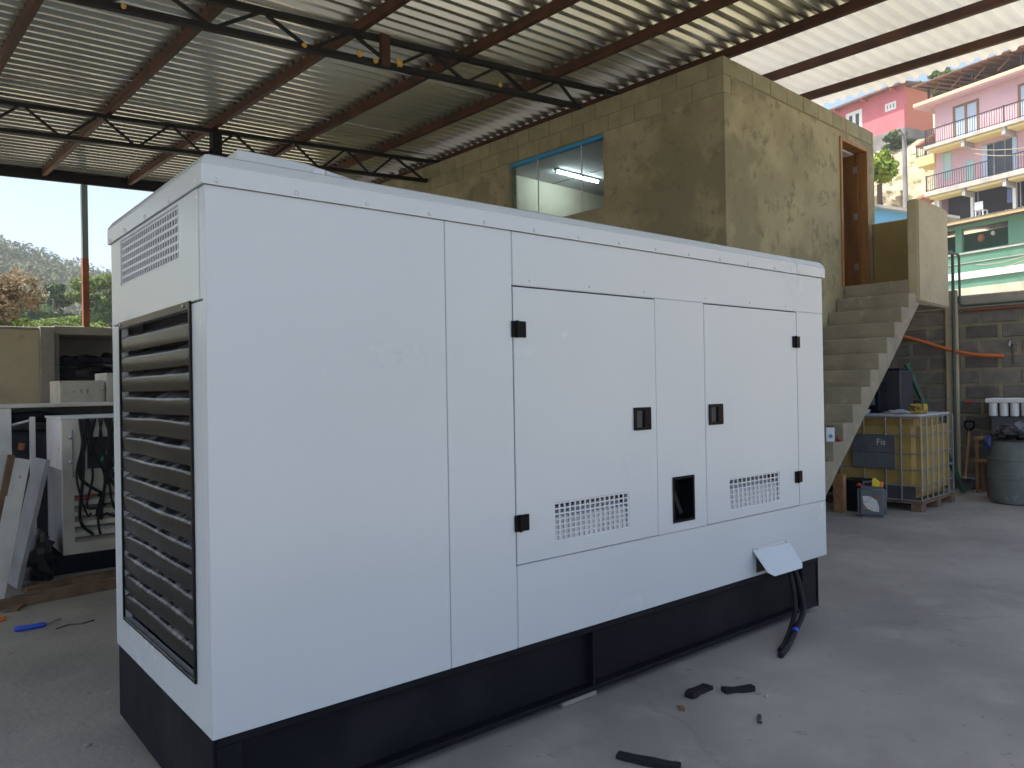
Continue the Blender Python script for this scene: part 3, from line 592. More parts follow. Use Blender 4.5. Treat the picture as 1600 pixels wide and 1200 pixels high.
# skid
sk = MB(); y0 = 0.006
sk.box(0.012, 3.88, y0, y0+0.07, 0.318, 0.347); sk.box(0.012, 3.88, y0+0.045, y0+0.06, 0.06, 0.318); sk.box(0.012, 3.88, y0-0.004, y0+0.07, 0.036, 0.060)
sk.box(0.03, 3.88, W-0.1, W-0.03, 0.036, 0.347)
skid = sk.build('skid_rail', BLACKP, gen, bevel=0.003)
MB().box(0.002, 0.0115, 0.003, W-0.026, 0.030, 0.3475).build('skid_end', BLACKP, gen, bevel=0.003)
MB().box(3.8805, 3.892, 0.003, W-0.026, 0.030, 0.3475).build('skid_end', BLACKP, gen, bevel=0.003)
MB().box(0.02, 4.0, 0.006, W-0.006, 0.3478, 0.3498).build('gasket', PLASTIC, gen)
MB().box(0.05, 3.86, 0.10, W-0.102, 0.05, 0.345).build('fuel_tank', BLACKP, gen)
for a, b in ((0.013, 0.10), (1.79, 1.806), (3.70, 3.864)): MB().box(a, b, y0+0.001, y0+0.044, 0.061, 0.317).build('stiffener', BLACKP, skid, bevel=0.002)
for x, y in ((1.62, 0.0), (0.3, 0.9), (3.3, 1.0)): pass
# cable outlet: hinged flap, and a thin dark plate painted as the shaded opening
MB().box(3.17, 3.50, -0.003, -0.0008, 0.37, 0.492).build('outlet_shade_plate', INNER, gen)
fl_ = MB(); a = Vector((3.135, -0.004, 0.508)); b = Vector((3.535, -0.004, 0.500)); dn = Vector((-0.045, -0.125, -0.128))
def qd(s, t): return a + (b-a)*s + dn*t
poly = [qd(0, 0), qd(1, 0), qd(1, 0.85), qd(0.93, 1.0), qd(0.17, 1.02), qd(0.06, 0.85)]
nn = Vector((0, 0.7, -0.7))*0.004
fl_.add([p for p in poly] + [p+nn for p in poly], [tuple(range(6)), tuple(range(11, 5, -1))] + [(i, (i+1) % 6, (i+1) % 6+6, i+6) for i in range(6)])
flap = fl_.build('outlet_flap', WHITE, gen)
MB().box(3.14, 3.53, -0.006, -0.0035, 0.505, 0.522).build('hinge_strip', WHITE2, flap, bevel=0.001)
for x in (3.18, 3.49): MB().blob((x, -0.008, 0.513), (0.008, 0.004, 0.006), amp=0).build('rivet', STEEL, flap)

def cable(name, pts, r, label, m=RUBBER, n=24, frame='G', seg=8, group=None):
    P = [Vector(p) for p in pts]; out = []
    for i in range(len(P)-1):
        p0, p1, p2, p3 = P[max(i-1, 0)], P[i], P[i+1], P[min(i+2, len(P)-1)]
        for j in range(8):
            t = j/8; out.append(0.5*((2*p1) + (-p0+p2)*t + (2*p0-5*p1+4*p2-p3)*t*t + (-p0+3*p1-3*p2+p3)*t**3))
    out.append(P[-1])
    return solo(MB().tube(out, r, seg), name, m, label, 'cable', tuple(P[-1]), frame=frame, smooth=True, group=group)
cable('power_cable', [(3.44, 0.0, 0.42), (3.47, -0.075, 0.34), (3.43, -0.15, 0.15), (3.27, -0.20, 0.075), (3.07, -0.26, 0.03), (2.92, -0.30, 0.016)], 0.017, 'thick black cable with blue band dropping from the flap to the floor')
solo(MB().tube([(3.235, -0.2105, 0.067), (3.21, -0.218, 0.0615)], 0.0185, 10), 'cable_band', BLUEP, 'small blue band wrapped round the hanging power cable', 'cable band', (3.22, -0.21, 0.06))
cable('power_cable', [(3.40, 0.0, 0.42), (3.42, -0.07, 0.34), (3.39, -0.12, 0.16), (3.27, -0.165, 0.075), (3.10, -0.225, 0.03), (2.99, -0.255, 0.016)], 0.015, 'shorter black cable hanging just behind the blue banded one')
solo(MB().box(1.60, 1.83, 0.02, 0.20, 0.0, 0.034), 'concrete_shim', CONC, 'small concrete block wedged under the middle of the black skid', 'block', (1.7, 0.1, 0), bevel=0.008)
solo(MB().box(0.25, 0.45, 0.9, 1.1, 0.0, 0.029), 'concrete_shim', CONC, 'concrete pad under the rear left of the black skid', 'block', (0.35, 1, 0), bevel=0.006)
solo(MB().box(3.55, 3.75, 0.9, 1.1, 0.0, 0.029), 'concrete_shim', CONC, 'concrete pad under the far right of the black skid', 'block', (3.65, 1, 0), bevel=0.006)

# ================================================================== FLOOR LITTER
def scrap(a, b, wd, h, label, seed, m=RUBBER, name='rubber_scrap', cat='scrap'):
    a = Vector((*a, 0)); b = Vector((*b, 0)); d = b-a; p = Vector((-d.y, d.x, 0)).normalized(); rg = random.Random(seed); n = 7; vs = []
    for i in range(n+1):
        t = i/n; c = a + d*t + p*math.sin(t*3+seed)*wd*0.15; ww = wd*0.5*(0.75+0.3*rg.random()); lift = h*0.35*math.sin(t*2.5+seed)**2
        for s, z in ((-1, 0.0), (-0.9, h), (0.9, h), (1, 0.0)): vs.append(tuple(c + p*s*ww + Vector((0, 0, z+lift*(z > 0)+0.001))))
    fs = [(i*4+j, i*4+(j+1) % 4, (i+1)*4+(j+1) % 4, (i+1)*4+j) for i in range(n) for j in range(4)] + [(0, 1, 2, 3), (n*4+3, n*4+2, n*4+1, n*4)]
    return solo(MB().add(vs, fs), name, m, label, cat, tuple(a), bevel=0.0)
scrap((2.125, -0.305), (2.29, -0.277), 0.06, 0.018, 'short curled black rubber scrap on floor, nearest the skid', 1)
scrap((2.30, -0.372), (2.44, -0.437), 0.05, 0.017, 'straight black rubber scrap lying right of the curled one', 2)
scrap((1.445, -0.46), (1.55, -0.69), 0.055, 0.015, 'longest black rubber scrap lying closest to the camera', 3)
scrap((1.98, -0.365), (2.02, -0.33), 0.03, 0.006, 'small dry brown leaf on the floor by rubber scraps', 4, LEAFB, 'dry_leaf', 'leaf')
scrap((2.13, -0.67), (2.20, -0.63), 0.02, 0.007, 'small dark splinter with pale tip on the floor', 5, BAG, 'floor_splinter')
sm_ = MB(); rg = random.Random(3)
for i in range(150):
    x, y = rg.uniform(-1, 9), rg.uniform(-2.2, 4.4)
    if 0 < x < 4 and -0.1 < y < 1.4: continue
    r = rg.uniform(0.003, 0.011); sm_.blob((x, y, r*0.4), (r*1.5, r, r*0.7), seed=i, amp=0.3, nu=6, nv=4)
o = sm_.build('floor_grit', FLOOR); o['kind'] = 'stuff'; o['label'] = 'scattered grit and crumbs over the concrete floor'; o['category'] = 'grit'
sd_ = thing('screwdriver', 'blue handled screwdriver lying on the floor at far left', 'screwdriver', (-0.1, 3.16, 0))
MB().tube([(-0.19, 3.165, 0.018), (-0.17, 3.165, 0.019), (-0.10, 3.16, 0.016), (-0.03, 3.16, 0.018), (-0.015, 3.165, 0.016)], [0.012, 0.018, 0.016, 0.017, 0.008], 8).build('handle', BLUEP, sd_, smooth=True)
MB().tube([(-0.012, 3.166, 0.014), (0.085, 3.29, 0.006)], 0.005, 6).build('shaft', STEEL, sd_)
solo(MB().prism([(-0.30, 3.49), (-0.20, 3.50), (-0.195, 3.53), (-0.30, 3.54)], 2, 0.001, 0.03), 'orange_offcut', ORNG, 'orange offcut on the floor at the left picture edge', 'offcut', (-0.25, 3.5, 0), bevel=0.005)
solo(MB().tube([(0.02, 3.05, 0.004), (0.10, 3.10, 0.004), (0.17, 3.06, 0.004), (0.25, 3.10, 0.004)], 0.004, 5), 'wire_offcut', IRON, 'thin dark wire offcut on the floor beside the screwdriver', 'wire', (0.1, 3.1, 0))

# ================================================================== OLD EQUIPMENT AT LEFT
og = thing('old_generator', 'old white generator with front louvers and loose black cables', 'generator', (0.34, 4.75, 0))
x0, x1, Y = 0.34, 1.55, 4.75
hs = [(0.43, 1.40, 0.245+0.088*k, 0.245+0.088*k+0.046) for k in range(5)] + [(0.53, 0.98, 0.86, 1.13)]
fp = plate(x0, x1, 0.15, 1.29, hs, 0.02, lambda u, v, d: (u, Y+d, v)).build('front_panel', CREAMW, og, bevel=0.003)
for k in range(5):
    z = 0.245+0.088*k; MB().add([(0.432, Y+0.001, z+0.002), (1.398, Y+0.001, z+0.002), (1.398, Y+0.075, z+0.036), (0.432, Y+0.075, z+0.036)], [(0, 1, 2, 3)]).build('louver_blade', CREAMW, fp)
MB().box(x0, x0+0.02, Y+0.021, 5.50, 0.86, 1.29).build('side_panel', OFFW, og, bevel=0.003)
MB().box(x0+0.003, x0+0.02, Y+0.021, 5.50, 0.15, 0.855).build('side_panel', GREYP, og, bevel=0.003)
MB().box(x0+0.022, x1, Y+0.10, 5.50, 0.15, 1.27).build('core', INNER, og)
MB().box(x0-0.01, x1+0.01, Y-0.01, 5.51, 1.2905, 1.31).build('lid', OFFW, og, bevel=0.003)
sk = MB(); sk.box(x0-0.10, x1, Y-0.03, Y+0.06, 0.0, 0.148); sk.box(x0-0.10, x1, 5.38, 5.47, 0.0, 0.148); sk.build('skid', BLACKP, og, bevel=0.004)
MB().box(0.415, 0.425, Y-0.012, Y-0.0005, 0.80, 1.20).build('hinge_strip', GREYP, fp)
for z in (0.93, 1.14): MB().lathe([(0.02, 0), (0.018, 0.012), (0.006, 0.014)], (0, 0, 0), 10).build('knob', STEEL, og, org=(0, 0, 0)).matrix_local = Matrix.Translation(Vector((0.405, Y-0.0005, z)) - ORG[og.name]) @ Matrix.Rotation(R(90), 4, 'X')
rg = random.Random(21)
for i in range(14):
    xs = 0.47 + 0.024*i; e = rg.uniform(0.22, 0.75); y = Y-0.03-0.012*rg.random()
    pts = [(xs, y, 1.29), (xs+rg.uniform(-.04, .05), y-0.03, 1.05), (xs+rg.uniform(-.06, .09), y-0.035, 0.8), (xs+rg.uniform(-.05, .12), y-0.03, max(e, 0.45)), (xs+rg.uniform(-.05, .12), y-0.02, e)]
    names = ['leftmost', 'second', 'third', 'fourth', 'fifth', 'sixth', 'seventh', 'eighth', 'ninth', 'tenth', 'eleventh', 'twelfth', 'thirteenth', 'rightmost']
    cable('hanging_cable', pts, rg.uniform(0.008, 0.014), 'black cable hanging over the old generator front, %s from the left' % names[i], group='cables hanging on the old generator')
solo(MB().tube([(0.44, Y-0.03, 0.625), (0.51, Y-0.035, 0.615), (0.56, Y-0.04, 0.65)], 0.012, 8), 'cable_plug', REDP, 'red cable plug hanging in front of the upper louver', 'plug', (0.5, Y-0.03, 0.62), smooth=True)
solo(MB().bar((0.62, Y-0.055, 0.93), (0.67, Y-0.05, 1.0), 0.035, 0.012), 'cable_tag', mat('tag_green', (0.02, 0.28, 0.16), 0.6), 'small green tag among the hanging black cables', 'tag', (0.64, Y-0.05, 0.93))
oc = thing('open_canopy', 'stripped generator canopy frame with pale lid and dark engine inside', 'generator', (0, 5.6, 0))
MB().box(-1.3, 1.6, 5.58, 6.7, 1.385, 1.412).build('lid', CREAMW, oc, bevel=0.004)
for x in (-1.25, 0.0, 1.5): MB().box(x, x+0.085, 5.60, 5.68, 0.0, 1.384).build('post', OFFW, oc, bevel=0.003)
MB().box(0.225, 0.27, 5.60, 5.64, 0.0, 1.30).build('post', OFFW, oc, bevel=0.003)
MB().box(-1.15, 1.5, 5.75, 6.6, 0.1, 1.15).build('engine_block', INNER, oc, bevel=0.03)
MB().tube([(-0.9, 5.72, 1.24), (0.3, 5.72, 1.30), (0.9, 5.72, 1.22), (1.4, 5.72, 1.3)], 0.05, 8).build('hose', RUBBER, oc, smooth=True)
MB().box(-1.2, 1.55, 6.60, 6.66, 0.0, 1.384).build('back_panel', GREYP, oc)
MB().bar((-0.1, 5.7, 1.18), (0.24, 5.66, 1.27), 0.03, 0.02).build('bracket', OFFW, oc)
MB().tube([(0.16, 5.66, 1.0), (0.17, 5.66, 1.06)], 0.03, 10).build('cap', mat('copper_cap', (0.35, 0.12, 0.06), 0.5), oc)

def sheet(p0, du, dv, wd, ht, th, m, label, name='steel_sheet', lip=0.025):
    """folded sheet: p0 lower corner, du/dv edge directions"""
    du = Vector(du).normalized(); dv = Vector(dv); dv = (dv - du*dv.dot(du)).normalized(); nn = du.cross(dv)
    p0 = Vector(p0); t = thing(name, label, 'sheet', tuple(p0)); 
    def q(a, b, c): return p0 + du*a + dv*b + nn*c
    def bx(a0, a1, b0, b1, c0, c1):
        return MB().add([q(a0,b0,c0),q(a1,b0,c0),q(a1,b1,c0),q(a0,b1,c0),q(a0,b0,c1),q(a1,b0,c1),q(a1,b1,c1),q(a0,b1,c1)], [(0,3,2,1),(4,5,6,7),(0,1,5,4),(1,2,6,5),(2,3,7,6),(3,0,4,7)])
    bx(0, wd, 0, ht, 0, 0.003).build('face', m, t)
    for a in ((0, 0.003, 0, ht), (wd-0.003, wd, 0, ht), (0.003, wd-0.003, 0, 0.003), (0.003, wd-0.003, ht-0.003, ht)): bx(*a, 0.0032, th).build('edge_fold', m, t)
    return t, q
sheet((-0.17, 3.93, 0.0), (-1, -0.25, 0.27), (0.25, 0.25, 0.99), 0.12, 1.06, 0.03, OFFW, 'narrow white sheet metal panel leaning, nearest the generator')
sheet((-0.29, 3.94, 0.03), (-1, -0.25, 0.27), (0.25, 0.25, 0.99), 0.26, 1.10, 0.03, OFFW, 'wide white sheet metal panel leaning at the left edge')
t_, q_ = sheet((-0.28, 3.92, 0.02), (-1, -0.25, 0.27), (0.27, 0.23, 0.99), 0.045, 1.08, 0.02, PLANK, 'brown batten lying between the two white leaning panels', 'wood_batten')
t_['category'] = 'batten'
sheet((-0.05, 4.25, 0.04), (-0.1, 1, 0), (0.21, -0.02, 0.95), 0.35, 0.98, 0.03, GREYP, 'grey sheet metal panel leaning behind the narrow white panel')
sheet((-0.45, 4.35, 0.0), (-1, 0.0, 0.05), (0.05, 0.12, 0.99), 0.45, 1.20, 0.03, OFFW, 'upright pale panel half cut off by the left picture edge')
solo(MB().blob((0.12, 4.75, 0.18), (0.17, 0.28, 0.2), seed=31, amp=0.3, nu=20, nv=12, freq=3), 'black_sack', TARP, 'black plastic sack between the leaning panels and old generator', 'sack', (0.12, 4.75, 0), smooth=True)
def plank(a, b, wd, h, label, m=PLANK, z=0.0):
    return solo(MB().bar((*a, z+h/2), (*b, z+h/2), wd, h), 'wood_plank', m, label, 'plank', (*a, z), bevel=0.004)
plank((-0.4, 3.83), (1.4, 4.05), 0.09, 0.06, 'long brown plank on the floor in front of old generator')
plank((-0.1, 4.02), (1.4, 4.22), 0.10, 0.035, 'dark plank lying directly behind the front floor plank')
plank((0.0, 4.25), (1.5, 4.42), 0.12, 0.05, 'rear floor plank under the old generator skid front')
plank((-0.15, 3.72), (0.12, 4.35), 0.10, 0.022, 'short flat board lying crosswise under the leaning panels', z=0.0)

# ================================================================== RIGHT: TANK AND CLUTTER
TX, TY = 8.304, 0.706; TW, TD = 1.05, 1.15
ibc = thing('bulk_tank', 'yellowed plastic bulk liquid tank in a galvanised cage on pallet', 'tank', (TX, TY, 0), frame='B')
MB().box(TX+0.014, TX+TW-0.014, TY+0.014, TY+TD-0.014, 0.13, 1.052).build('bottle', YTANK, ibc, bevel=0.085, seg=5, smooth=True)
MB().box(TX+0.01, TX+TW-0.01, TY+0.01, TY+TD-0.01, 1.055, 1.10).build('top_sheet', RAG, ibc, bevel=0.01)
for z in (1.075, 0.865, 0.655, 0.470, 0.285, 0.12):
    r_ = 0.010; c4 = [(TX, TY, z), (TX+TW, TY, z), (TX+TW, TY+TD, z), (TX, TY+TD, z), (TX, TY, z)]
    m = MB()
    for a, b in zip(c4[:-1], c4[1:]): m.tube([a, b], r_, 6)
    m.build('cage_rail', GALV, ibc)
for i in range(7):
    x = TX + TW*i/6
    for y in (TY-0.012, TY+TD+0.012): MB().tube([(x, y, 0.12), (x, y, 1.075)], 0.009, 6).build('cage_bar', GALV, ibc)
for y in (TY+0.20, TY+0.37, TY+0.62, TY+0.9, TY+TD-0.02):
    for x in (TX-0.012, TX+TW+0.012): MB().tube([(x, y, 0.12), (x, y, 1.075)], 0.009, 6).build('cage_bar', GALV, ibc)
sp = MB().box(TX-0.030, TX-0.022, 0.965, 1.46, 0.47, 0.855).build('sign_plate', GREYPL, ibc, bevel=0.003)
MB().box(TX-0.0325, TX-0.0305, 0.97, 1.455, 0.655, 0.662).build('plate_seam', INNER, sp)
lettering('Fis', 0.10, LABELW, sp, Matrix.Translation(Vector((TX-0.0315, 1.12, 0.78))-ORG[ibc.name]) @ Matrix(((0, 0, -1, 0), (-1, 0, 0, 0), (0, 1, 0, 0), (0, 0, 0, 1))))
MB().box(TX+0.004, TX+0.03, TY+0.06, TY+0.60, 0.125, 0.275).build('valve_recess', INNER, ibc)
pal = MB().box(TX-0.02, TX+TW+0.02, TY-0.02, TY+TD+0.02, 0.085, 0.11).build('pallet_deck', PLANK, ibc)
for x in (TX-0.02, TX+TW/2-0.06, TX+TW-0.10):
    for y in (TY-0.02, TY+TD/2-0.06, TY+TD-0.10): MB().box(x, x+0.12, y, y+0.12, 0.0, 0.084).build('pallet_foot', PLANK, pal, bevel=0.004)
# things on the tank
mc = thing('black_machine', 'black boxy engine unit standing on the yellow tank under the stairs', 'machine', (8.75, 1.3, 1.1), frame='B')
MB().box(8.62, 8.86, 1.26, 1.66, 1.102, 1.50).build('body', BLACKP, mc, bevel=0.02)
MB().box(8.60, 8.619, 1.32, 1.58, 1.20, 1.42).build('cover', GREYPL, mc, bevel=0.004)
MB().tube([(8.72, 1.35, 1.49), (8.72, 1.35, 1.57), (8.78, 1.45, 1.60), (8.78, 1.55, 1.52)], 0.03, 8).build('hose', RUBBER, mc, smooth=True)
mc2 = thing('black_machine', 'taller dark grey box behind the engine unit on the tank', 'machine', (9.1, 1.15, 1.1), frame='B')
MB().box(8.90, 9.30, 1.12, 1.50, 1.102, 1.62).build('body', mat('charcoal', (0.035, 0.036, 0.042), 0.6), mc2, bevel=0.015)
MB().box(8.95, 9.25, 1.15, 1.47, 1.621, 1.65).build('lid', RUBBER, mc2, bevel=0.008)
yt = thing('yellow_tool', 'small dirty yellow and black tool on top of the tank', 'tool', (8.75, 0.85, 1.1), frame='B')
MB().box(8.62, 8.80, 0.78, 0.93, 1.102, 1.215).build('body', mat('dirty_yellow', (0.48, 0.34, 0.03), 0.6, var=((0.05, 0.045, 0.03), 14, 4, 0.5, 0.6)), yt, bevel=0.015)
MB().tube([(8.64, 0.80, 1.21), (8.66, 0.80, 1.245), (8.76, 0.92, 1.245), (8.78, 0.92, 1.21)], 0.012, 8).build('handle', IRON, yt, smooth=True)
solo(MB().blob((8.52, 1.02, 1.118), (0.10, 0.13, 0.028), seed=5, amp=0.4, nu=20), 'rag', RAG, 'pale rag lying on the tank edge beside the yellow tool', 'rag', (8.5, 1.0, 1.1), frame='B', smooth=True)
solo(MB().blob((8.42, 1.48, 1.125), (0.08, 0.16, 0.04), seed=7, amp=0.4, nu=20), 'rag', RAG, 'crumpled white rag on the tank close under the stairs', 'rag', (8.4, 1.5, 1.1), frame='B', smooth=True)
# jerrycan: faces the camera
jc = thing('jerrycan', 'grey plastic jerrycan with white label and yellow cap on the floor', 'jerrycan', (7.66, 0.985, 0), rot=R(-68), frame='B')
jo = ORG[jc.name]; J = lambda x, y, z: (jo.x+x, jo.y+y, jo.z+z)
b_ = MB().box(jo.x-0.145, jo.x+0.145, jo.y-0.09, jo.y+0.09, 0.0, 0.335).build('body', GREYPL, jc, bevel=0.035, seg=3, smooth=True)
MB().tube([J(-0.09, 0, 0.325), J(-0.085, 0, 0.375), J(0.0, 0, 0.385), J(0.02, 0, 0.33)], 0.016, 8).build('handle', GREYPL, jc, smooth=True)
MB().lathe([(0.038, 0), (0.038, 0.05), (0.03, 0.055)], J(0.08, 0, 0.333), 14).build('cap', ORNG, jc)
MB().prism([(jo.x+0.0, 0.34), (jo.x+0.075, 0.335), (jo.x+0.08, 0.39), (jo.x+0.025, 0.435), (jo.x+0.005, 0.42)], 1, jo.y-0.05, jo.y-0.03).build('tag', YELP, jc, bevel=0.004)
MB().blob(J(-0.13, 0, 0.345), (0.03, 0.025, 0.02), amp=0.1).build('vent_cap', REDP, jc)
lp = [(-0.095, 0.235), (-0.02, 0.235), (0.05, 0.19), (0.068, 0.13), (0.07, 0.07), (0.02, 0.068), (-0.05, 0.10), (-0.085, 0.15)]
lb = MB().prism([(jo.x+a, b) for a, b in lp], 1, jo.y-0.0925, jo.y-0.0905).build('label', LABELW, jc)
MB().prism([(jo.x-0.09, 0.115), (jo.x-0.07, 0.12), (jo.x-0.058, 0.098), (jo.x-0.08, 0.095)], 1, jo.y-0.0925, jo.y-0.0906).build('label_mark', ORNG, lb)
MB().prism([(jo.x+0.04, 0.235), (jo.x+0.07, 0.24), (jo.x+0.068, 0.21)], 1, jo.y-0.0925, jo.y-0.0906).build('label_mark', REDP, lb)
solo(MB().box(7.70, 7.78, 1.32, 1.44, 0, 0.43), 'wood_post', PLANKY, 'short upright pine offcut standing beneath the stair slope', 'offcut', (7.74, 1.38, 0), frame='B', bevel=0.004)
solo(MB().box(7.85, 8.15, 1.15, 1.42, 0, 0.36), 'black_crate', BLACKP, 'black box on the floor between pine offcut and jerrycan', 'box', (8.0, 1.3, 0), frame='B', bevel=0.012)
# items on the lower steps
st_ = thing('paper_carton', 'small white carton with blue mark on a lower stair step', 'carton', (6.865, 1.075, 0.87), rot=R(-60), frame='B')
so_ = ORG[st_.name]
MB().box(so_.x-0.04, so_.x+0.04, so_.y-0.03, so_.y+0.03, 0.872, 1.02).build('body', mat('carton_white', (0.6, 0.63, 0.66), 0.7), st_, bevel=0.003)
MB().lathe([(0.022, 0), (0.022, 0.001)], (0, 0, 0), 12).build('mark', mat('carton_blue', (0.05, 0.25, 0.5), 0.6), st_, org=(0, 0, 0)).matrix_local = Matrix.Translation((0.0, -0.0305, 0.06)) @ Matrix.Rotation(R(90), 4, 'X')
MB().box(so_.x-0.03, so_.x+0.03, so_.y-0.02, so_.y+0.02, 1.0205, 1.04).build('lid', IRON, st_)
solo(MB().blob((6.93, 1.02, 0.896), (0.03, 0.025, 0.026), seed=2, amp=0.15), 'red_lump', mat('dull_red', (0.22, 0.02, 0.025), 0.6), 'small dull red lump beside the carton on the step', 'lump', (6.93, 1.02, 0.87), frame='B', smooth=True)
# pipes and hose
def pathpts(pts, n=6, r=0.06):
    P = [Vector(p) for p in pts]; out = [P[0]]
    for i in range(1, len(P)-1):
        a = P[i] + (P[i-1]-P[i]).normalized()*r; b = P[i] + (P[i+1]-P[i]).normalized()*r
        for k in range(n+1): t = k/n; out.append(a*(1-t)**2 + P[i]*2*t*(1-t) + b*t*t)
    return out + [P[-1]]
solo(MB().tube(pathpts([(10.20, 1.07, 3.23), (WX-0.09, 1.02, 3.23), (WX-0.09, 1.03, 0.02)]), 0.021, 8), 'water_pipe', PIPE, 'grey green pipe bending over the parapet and down the block wall', 'pipe', (WX-0.09, 1.03, 0), frame='B', smooth=True)
solo(MB().tube(pathpts([(10.20, 0.99, 3.20), (WX-0.045, 0.955, 3.20), (WX-0.045, 0.955, 2.50), (WX-0.045, -2.9, 2.50)]), 0.017, 8), 'water_pipe', PIPE, 'thinner pipe turning to run along below the wall coping', 'pipe', (WX-0.04, 0.95, 2.5), frame='B', smooth=True)
solo(MB().tube([(WX-0.035, 0.92, 2.425), (WX-0.035, -2.9, 2.425)], 0.017, 8), 'conduit_pipe', RUSTR, 'rust red conduit running straight under the wall coping', 'pipe', (WX-0.03, 0.9, 2.42), frame='B', smooth=True)
cb = cable('orange_conduit', [(WX-0.06, 1.80, 2.16), (WX-0.06, 1.50, 2.06), (WX-0.075, 1.15, 1.93), (WX-0.07, 0.80, 1.83), (WX-0.06, 0.44, 1.79)], 0.025, 'sagging orange conduit fixed across the block wall', HOSE, frame='B')
cb['category'] = 'conduit'
tp = thing('wall_tap', 'small metal tap on the block wall above the orange conduit end', 'tap', (WX, 0.37, 1.95), frame='B')
MB().tube([(WX, 0.37, 1.96), (WX-0.07, 0.37, 1.96), (WX-0.085, 0.37, 1.92)], 0.014, 8).build('spout', STEEL, tp, smooth=True)
MB().bar((WX-0.05, 0.34, 2.0), (WX-0.05, 0.40, 2.0), 0.012, 0.01).build('handle', IRON, tp); MB().tube([(WX-0.05, 0.37, 1.96), (WX-0.05, 0.37, 1.998)], 0.007, 8).build('stem', STEEL, tp)
MB().tube([(WX-0.014, 0.35, 1.95), (WX-0.014, 0.35, 1.70)], 0.008, 6).build('feed_pipe', PIPE, tp)
solo(MB().bar((9.75, 1.36, 1.72), (10.15, 0.82, 0.02), 0.09, 0.05), 'green_beam', GREEN, 'long green steel beam leaning behind the yellow tank', 'beam', (10.15, 0.82, 0), frame='B', bevel=0.004)
sh = thing('shovel', 'wooden shaft shovel with black grip leaning on the block wall', 'shovel', (10.25, 0.83, 0), frame='B')
A_, B_ = Vector((10.30, 0.845, 0.17)), Vector((10.54, 0.86, 0.80))
MB().tube([A_, B_], 0.016, 8).build('shaft', PLANKY, sh, smooth=True)
MB().tube(pathpts([B_, B_+Vector((0.0, 0.055, 0.05)), B_+Vector((0.02, 0.055, 0.13)), B_+Vector((0.02, -0.055, 0.13)), B_+Vector((0.0, -0.055, 0.05)), B_], 4, 0.02), 0.014, 8).build('grip', PLASTIC, sh, smooth=True)
MB().add([(10.30, 0.73, 0.19), (10.31, 0.845, 0.17), (10.30, 0.96, 0.19), (10.25, 0.95, 0.08), (10.22, 0.845, 0.0), (10.25, 0.74, 0.08), (10.285, 0.845, 0.09)], [(0, 1, 6, 5), (1, 2, 3, 6), (6, 3, 4), (5, 6, 4)]).build('blade', IRON, sh)
MB().tube([(10.30, 0.73, 0.19), (10.30, 0.96, 0.19)], 0.012, 6).build('tread', STEEL, sh)
shf = thing('wood_shelf', 'low yellowish timber shelf by the wall behind the drum', 'shelf', (10.45, 0.6, 0), frame='B')
for z in (0.40, 0.70): MB().box(10.30, 10.58, 0.20, 0.74, z, z+0.035).build('board', PLANKY, shf, bevel=0.003)
for x, y in ((10.32, 0.70), (10.55, 0.70), (10.32, 0.22), (10.55, 0.22)): MB().box(x, x+0.03, y, y+0.03, 0, 0.398).build('leg', PLANKY, shf)
for x, y in ((10.32, 0.70), (10.55, 0.22)): MB().box(x, x+0.03, y, y+0.03, 0.436, 0.699).build('leg', PLANKY, shf)
solo(MB().box(9.95, 10.05, 0.42, 0.50, 0, 0.42), 'red_bottle', REDP, 'dull red container standing just left of the grey drum', 'container', (10, 0.46, 0), frame='B', bevel=0.015)
dr = thing('plastic_drum', 'grey green plastic drum full of rubbish bags at right picture edge', 'drum', (9.75, 0.10, 0), frame='B')
MB().lathe([(0.27, 0.0), (0.30, 0.015), (0.315, 0.10), (0.32, 0.30), (0.328, 0.305), (0.328, 0.325), (0.32, 0.33), (0.322, 0.52), (0.33, 0.525), (0.33, 0.545), (0.322, 0.55), (0.315, 0.74), (0.322, 0.76), (0.30, 0.765), (0.29, 0.70)], (9.75, 0.10, 0), 28).build('body', DRUM, dr, smooth=True)
MB().tube([(9.75+0.325*math.cos(t), 0.10+0.325*math.sin(t), 0.762) for t in np.linspace(0, 6.283, 25)], 0.012, 6).build('rim', IRON, dr, smooth=True)
solo(MB().blob((9.72, 0.08, 0.84), (0.27, 0.26, 0.13), seed=11, amp=0.35, nu=26, nv=14, freq=3), 'rubbish_bag', BAG, 'dark rubbish bag bulging out of the drum top', 'bag', (9.72, 0.08, 0.75), frame='B', smooth=True)
solo(MB().blob((9.55, 0.02, 0.90), (0.13, 0.12, 0.07), seed=15, amp=0.35, nu=20, nv=12, freq=3), 'rubbish_bag', mat('grey_bag', (0.12, 0.125, 0.15), 0.5), 'greyish bag lying on top of the dark rubbish bag', 'bag', (9.55, 0.02, 0.88), frame='B', smooth=True)
solo(MB().blob((9.52, 0.36, 0.74), (0.055, 0.05, 0.09), seed=13, amp=0.3, nu=16), 'blue_bag', BAGB, 'dark blue bag hanging over the left rim of the drum', 'bag', (9.52, 0.36, 0.66), frame='B', smooth=True)
tr = thing('white_rack', 'white plastic rack with round tubes on the wall above the drum', 'rack', (10.3, 0.3, 1.02), frame='B')
MB().box(10.22, 10.60, -0.30, 0.575, 1.19, 1.245).build('tray', TRAYW, tr, bevel=0.006)
for i in range(7): MB().lathe([(0.045, 1.02), (0.05, 1.04), (0.05, 1.189)], (10.28, 0.50-0.12*i, 0), 12).build('tube', TRAYW, tr, smooth=True)
MB().box(10.36, 10.59, -0.28, 0.55, 0.78, 1.019).build('base', GREYPL, tr, bevel=0.01)
cl = thing('wire_clamp', 'small red clamp on a wire against the block wall by the rack', 'clamp', (10.58, 0.85, 1.18), frame='B')
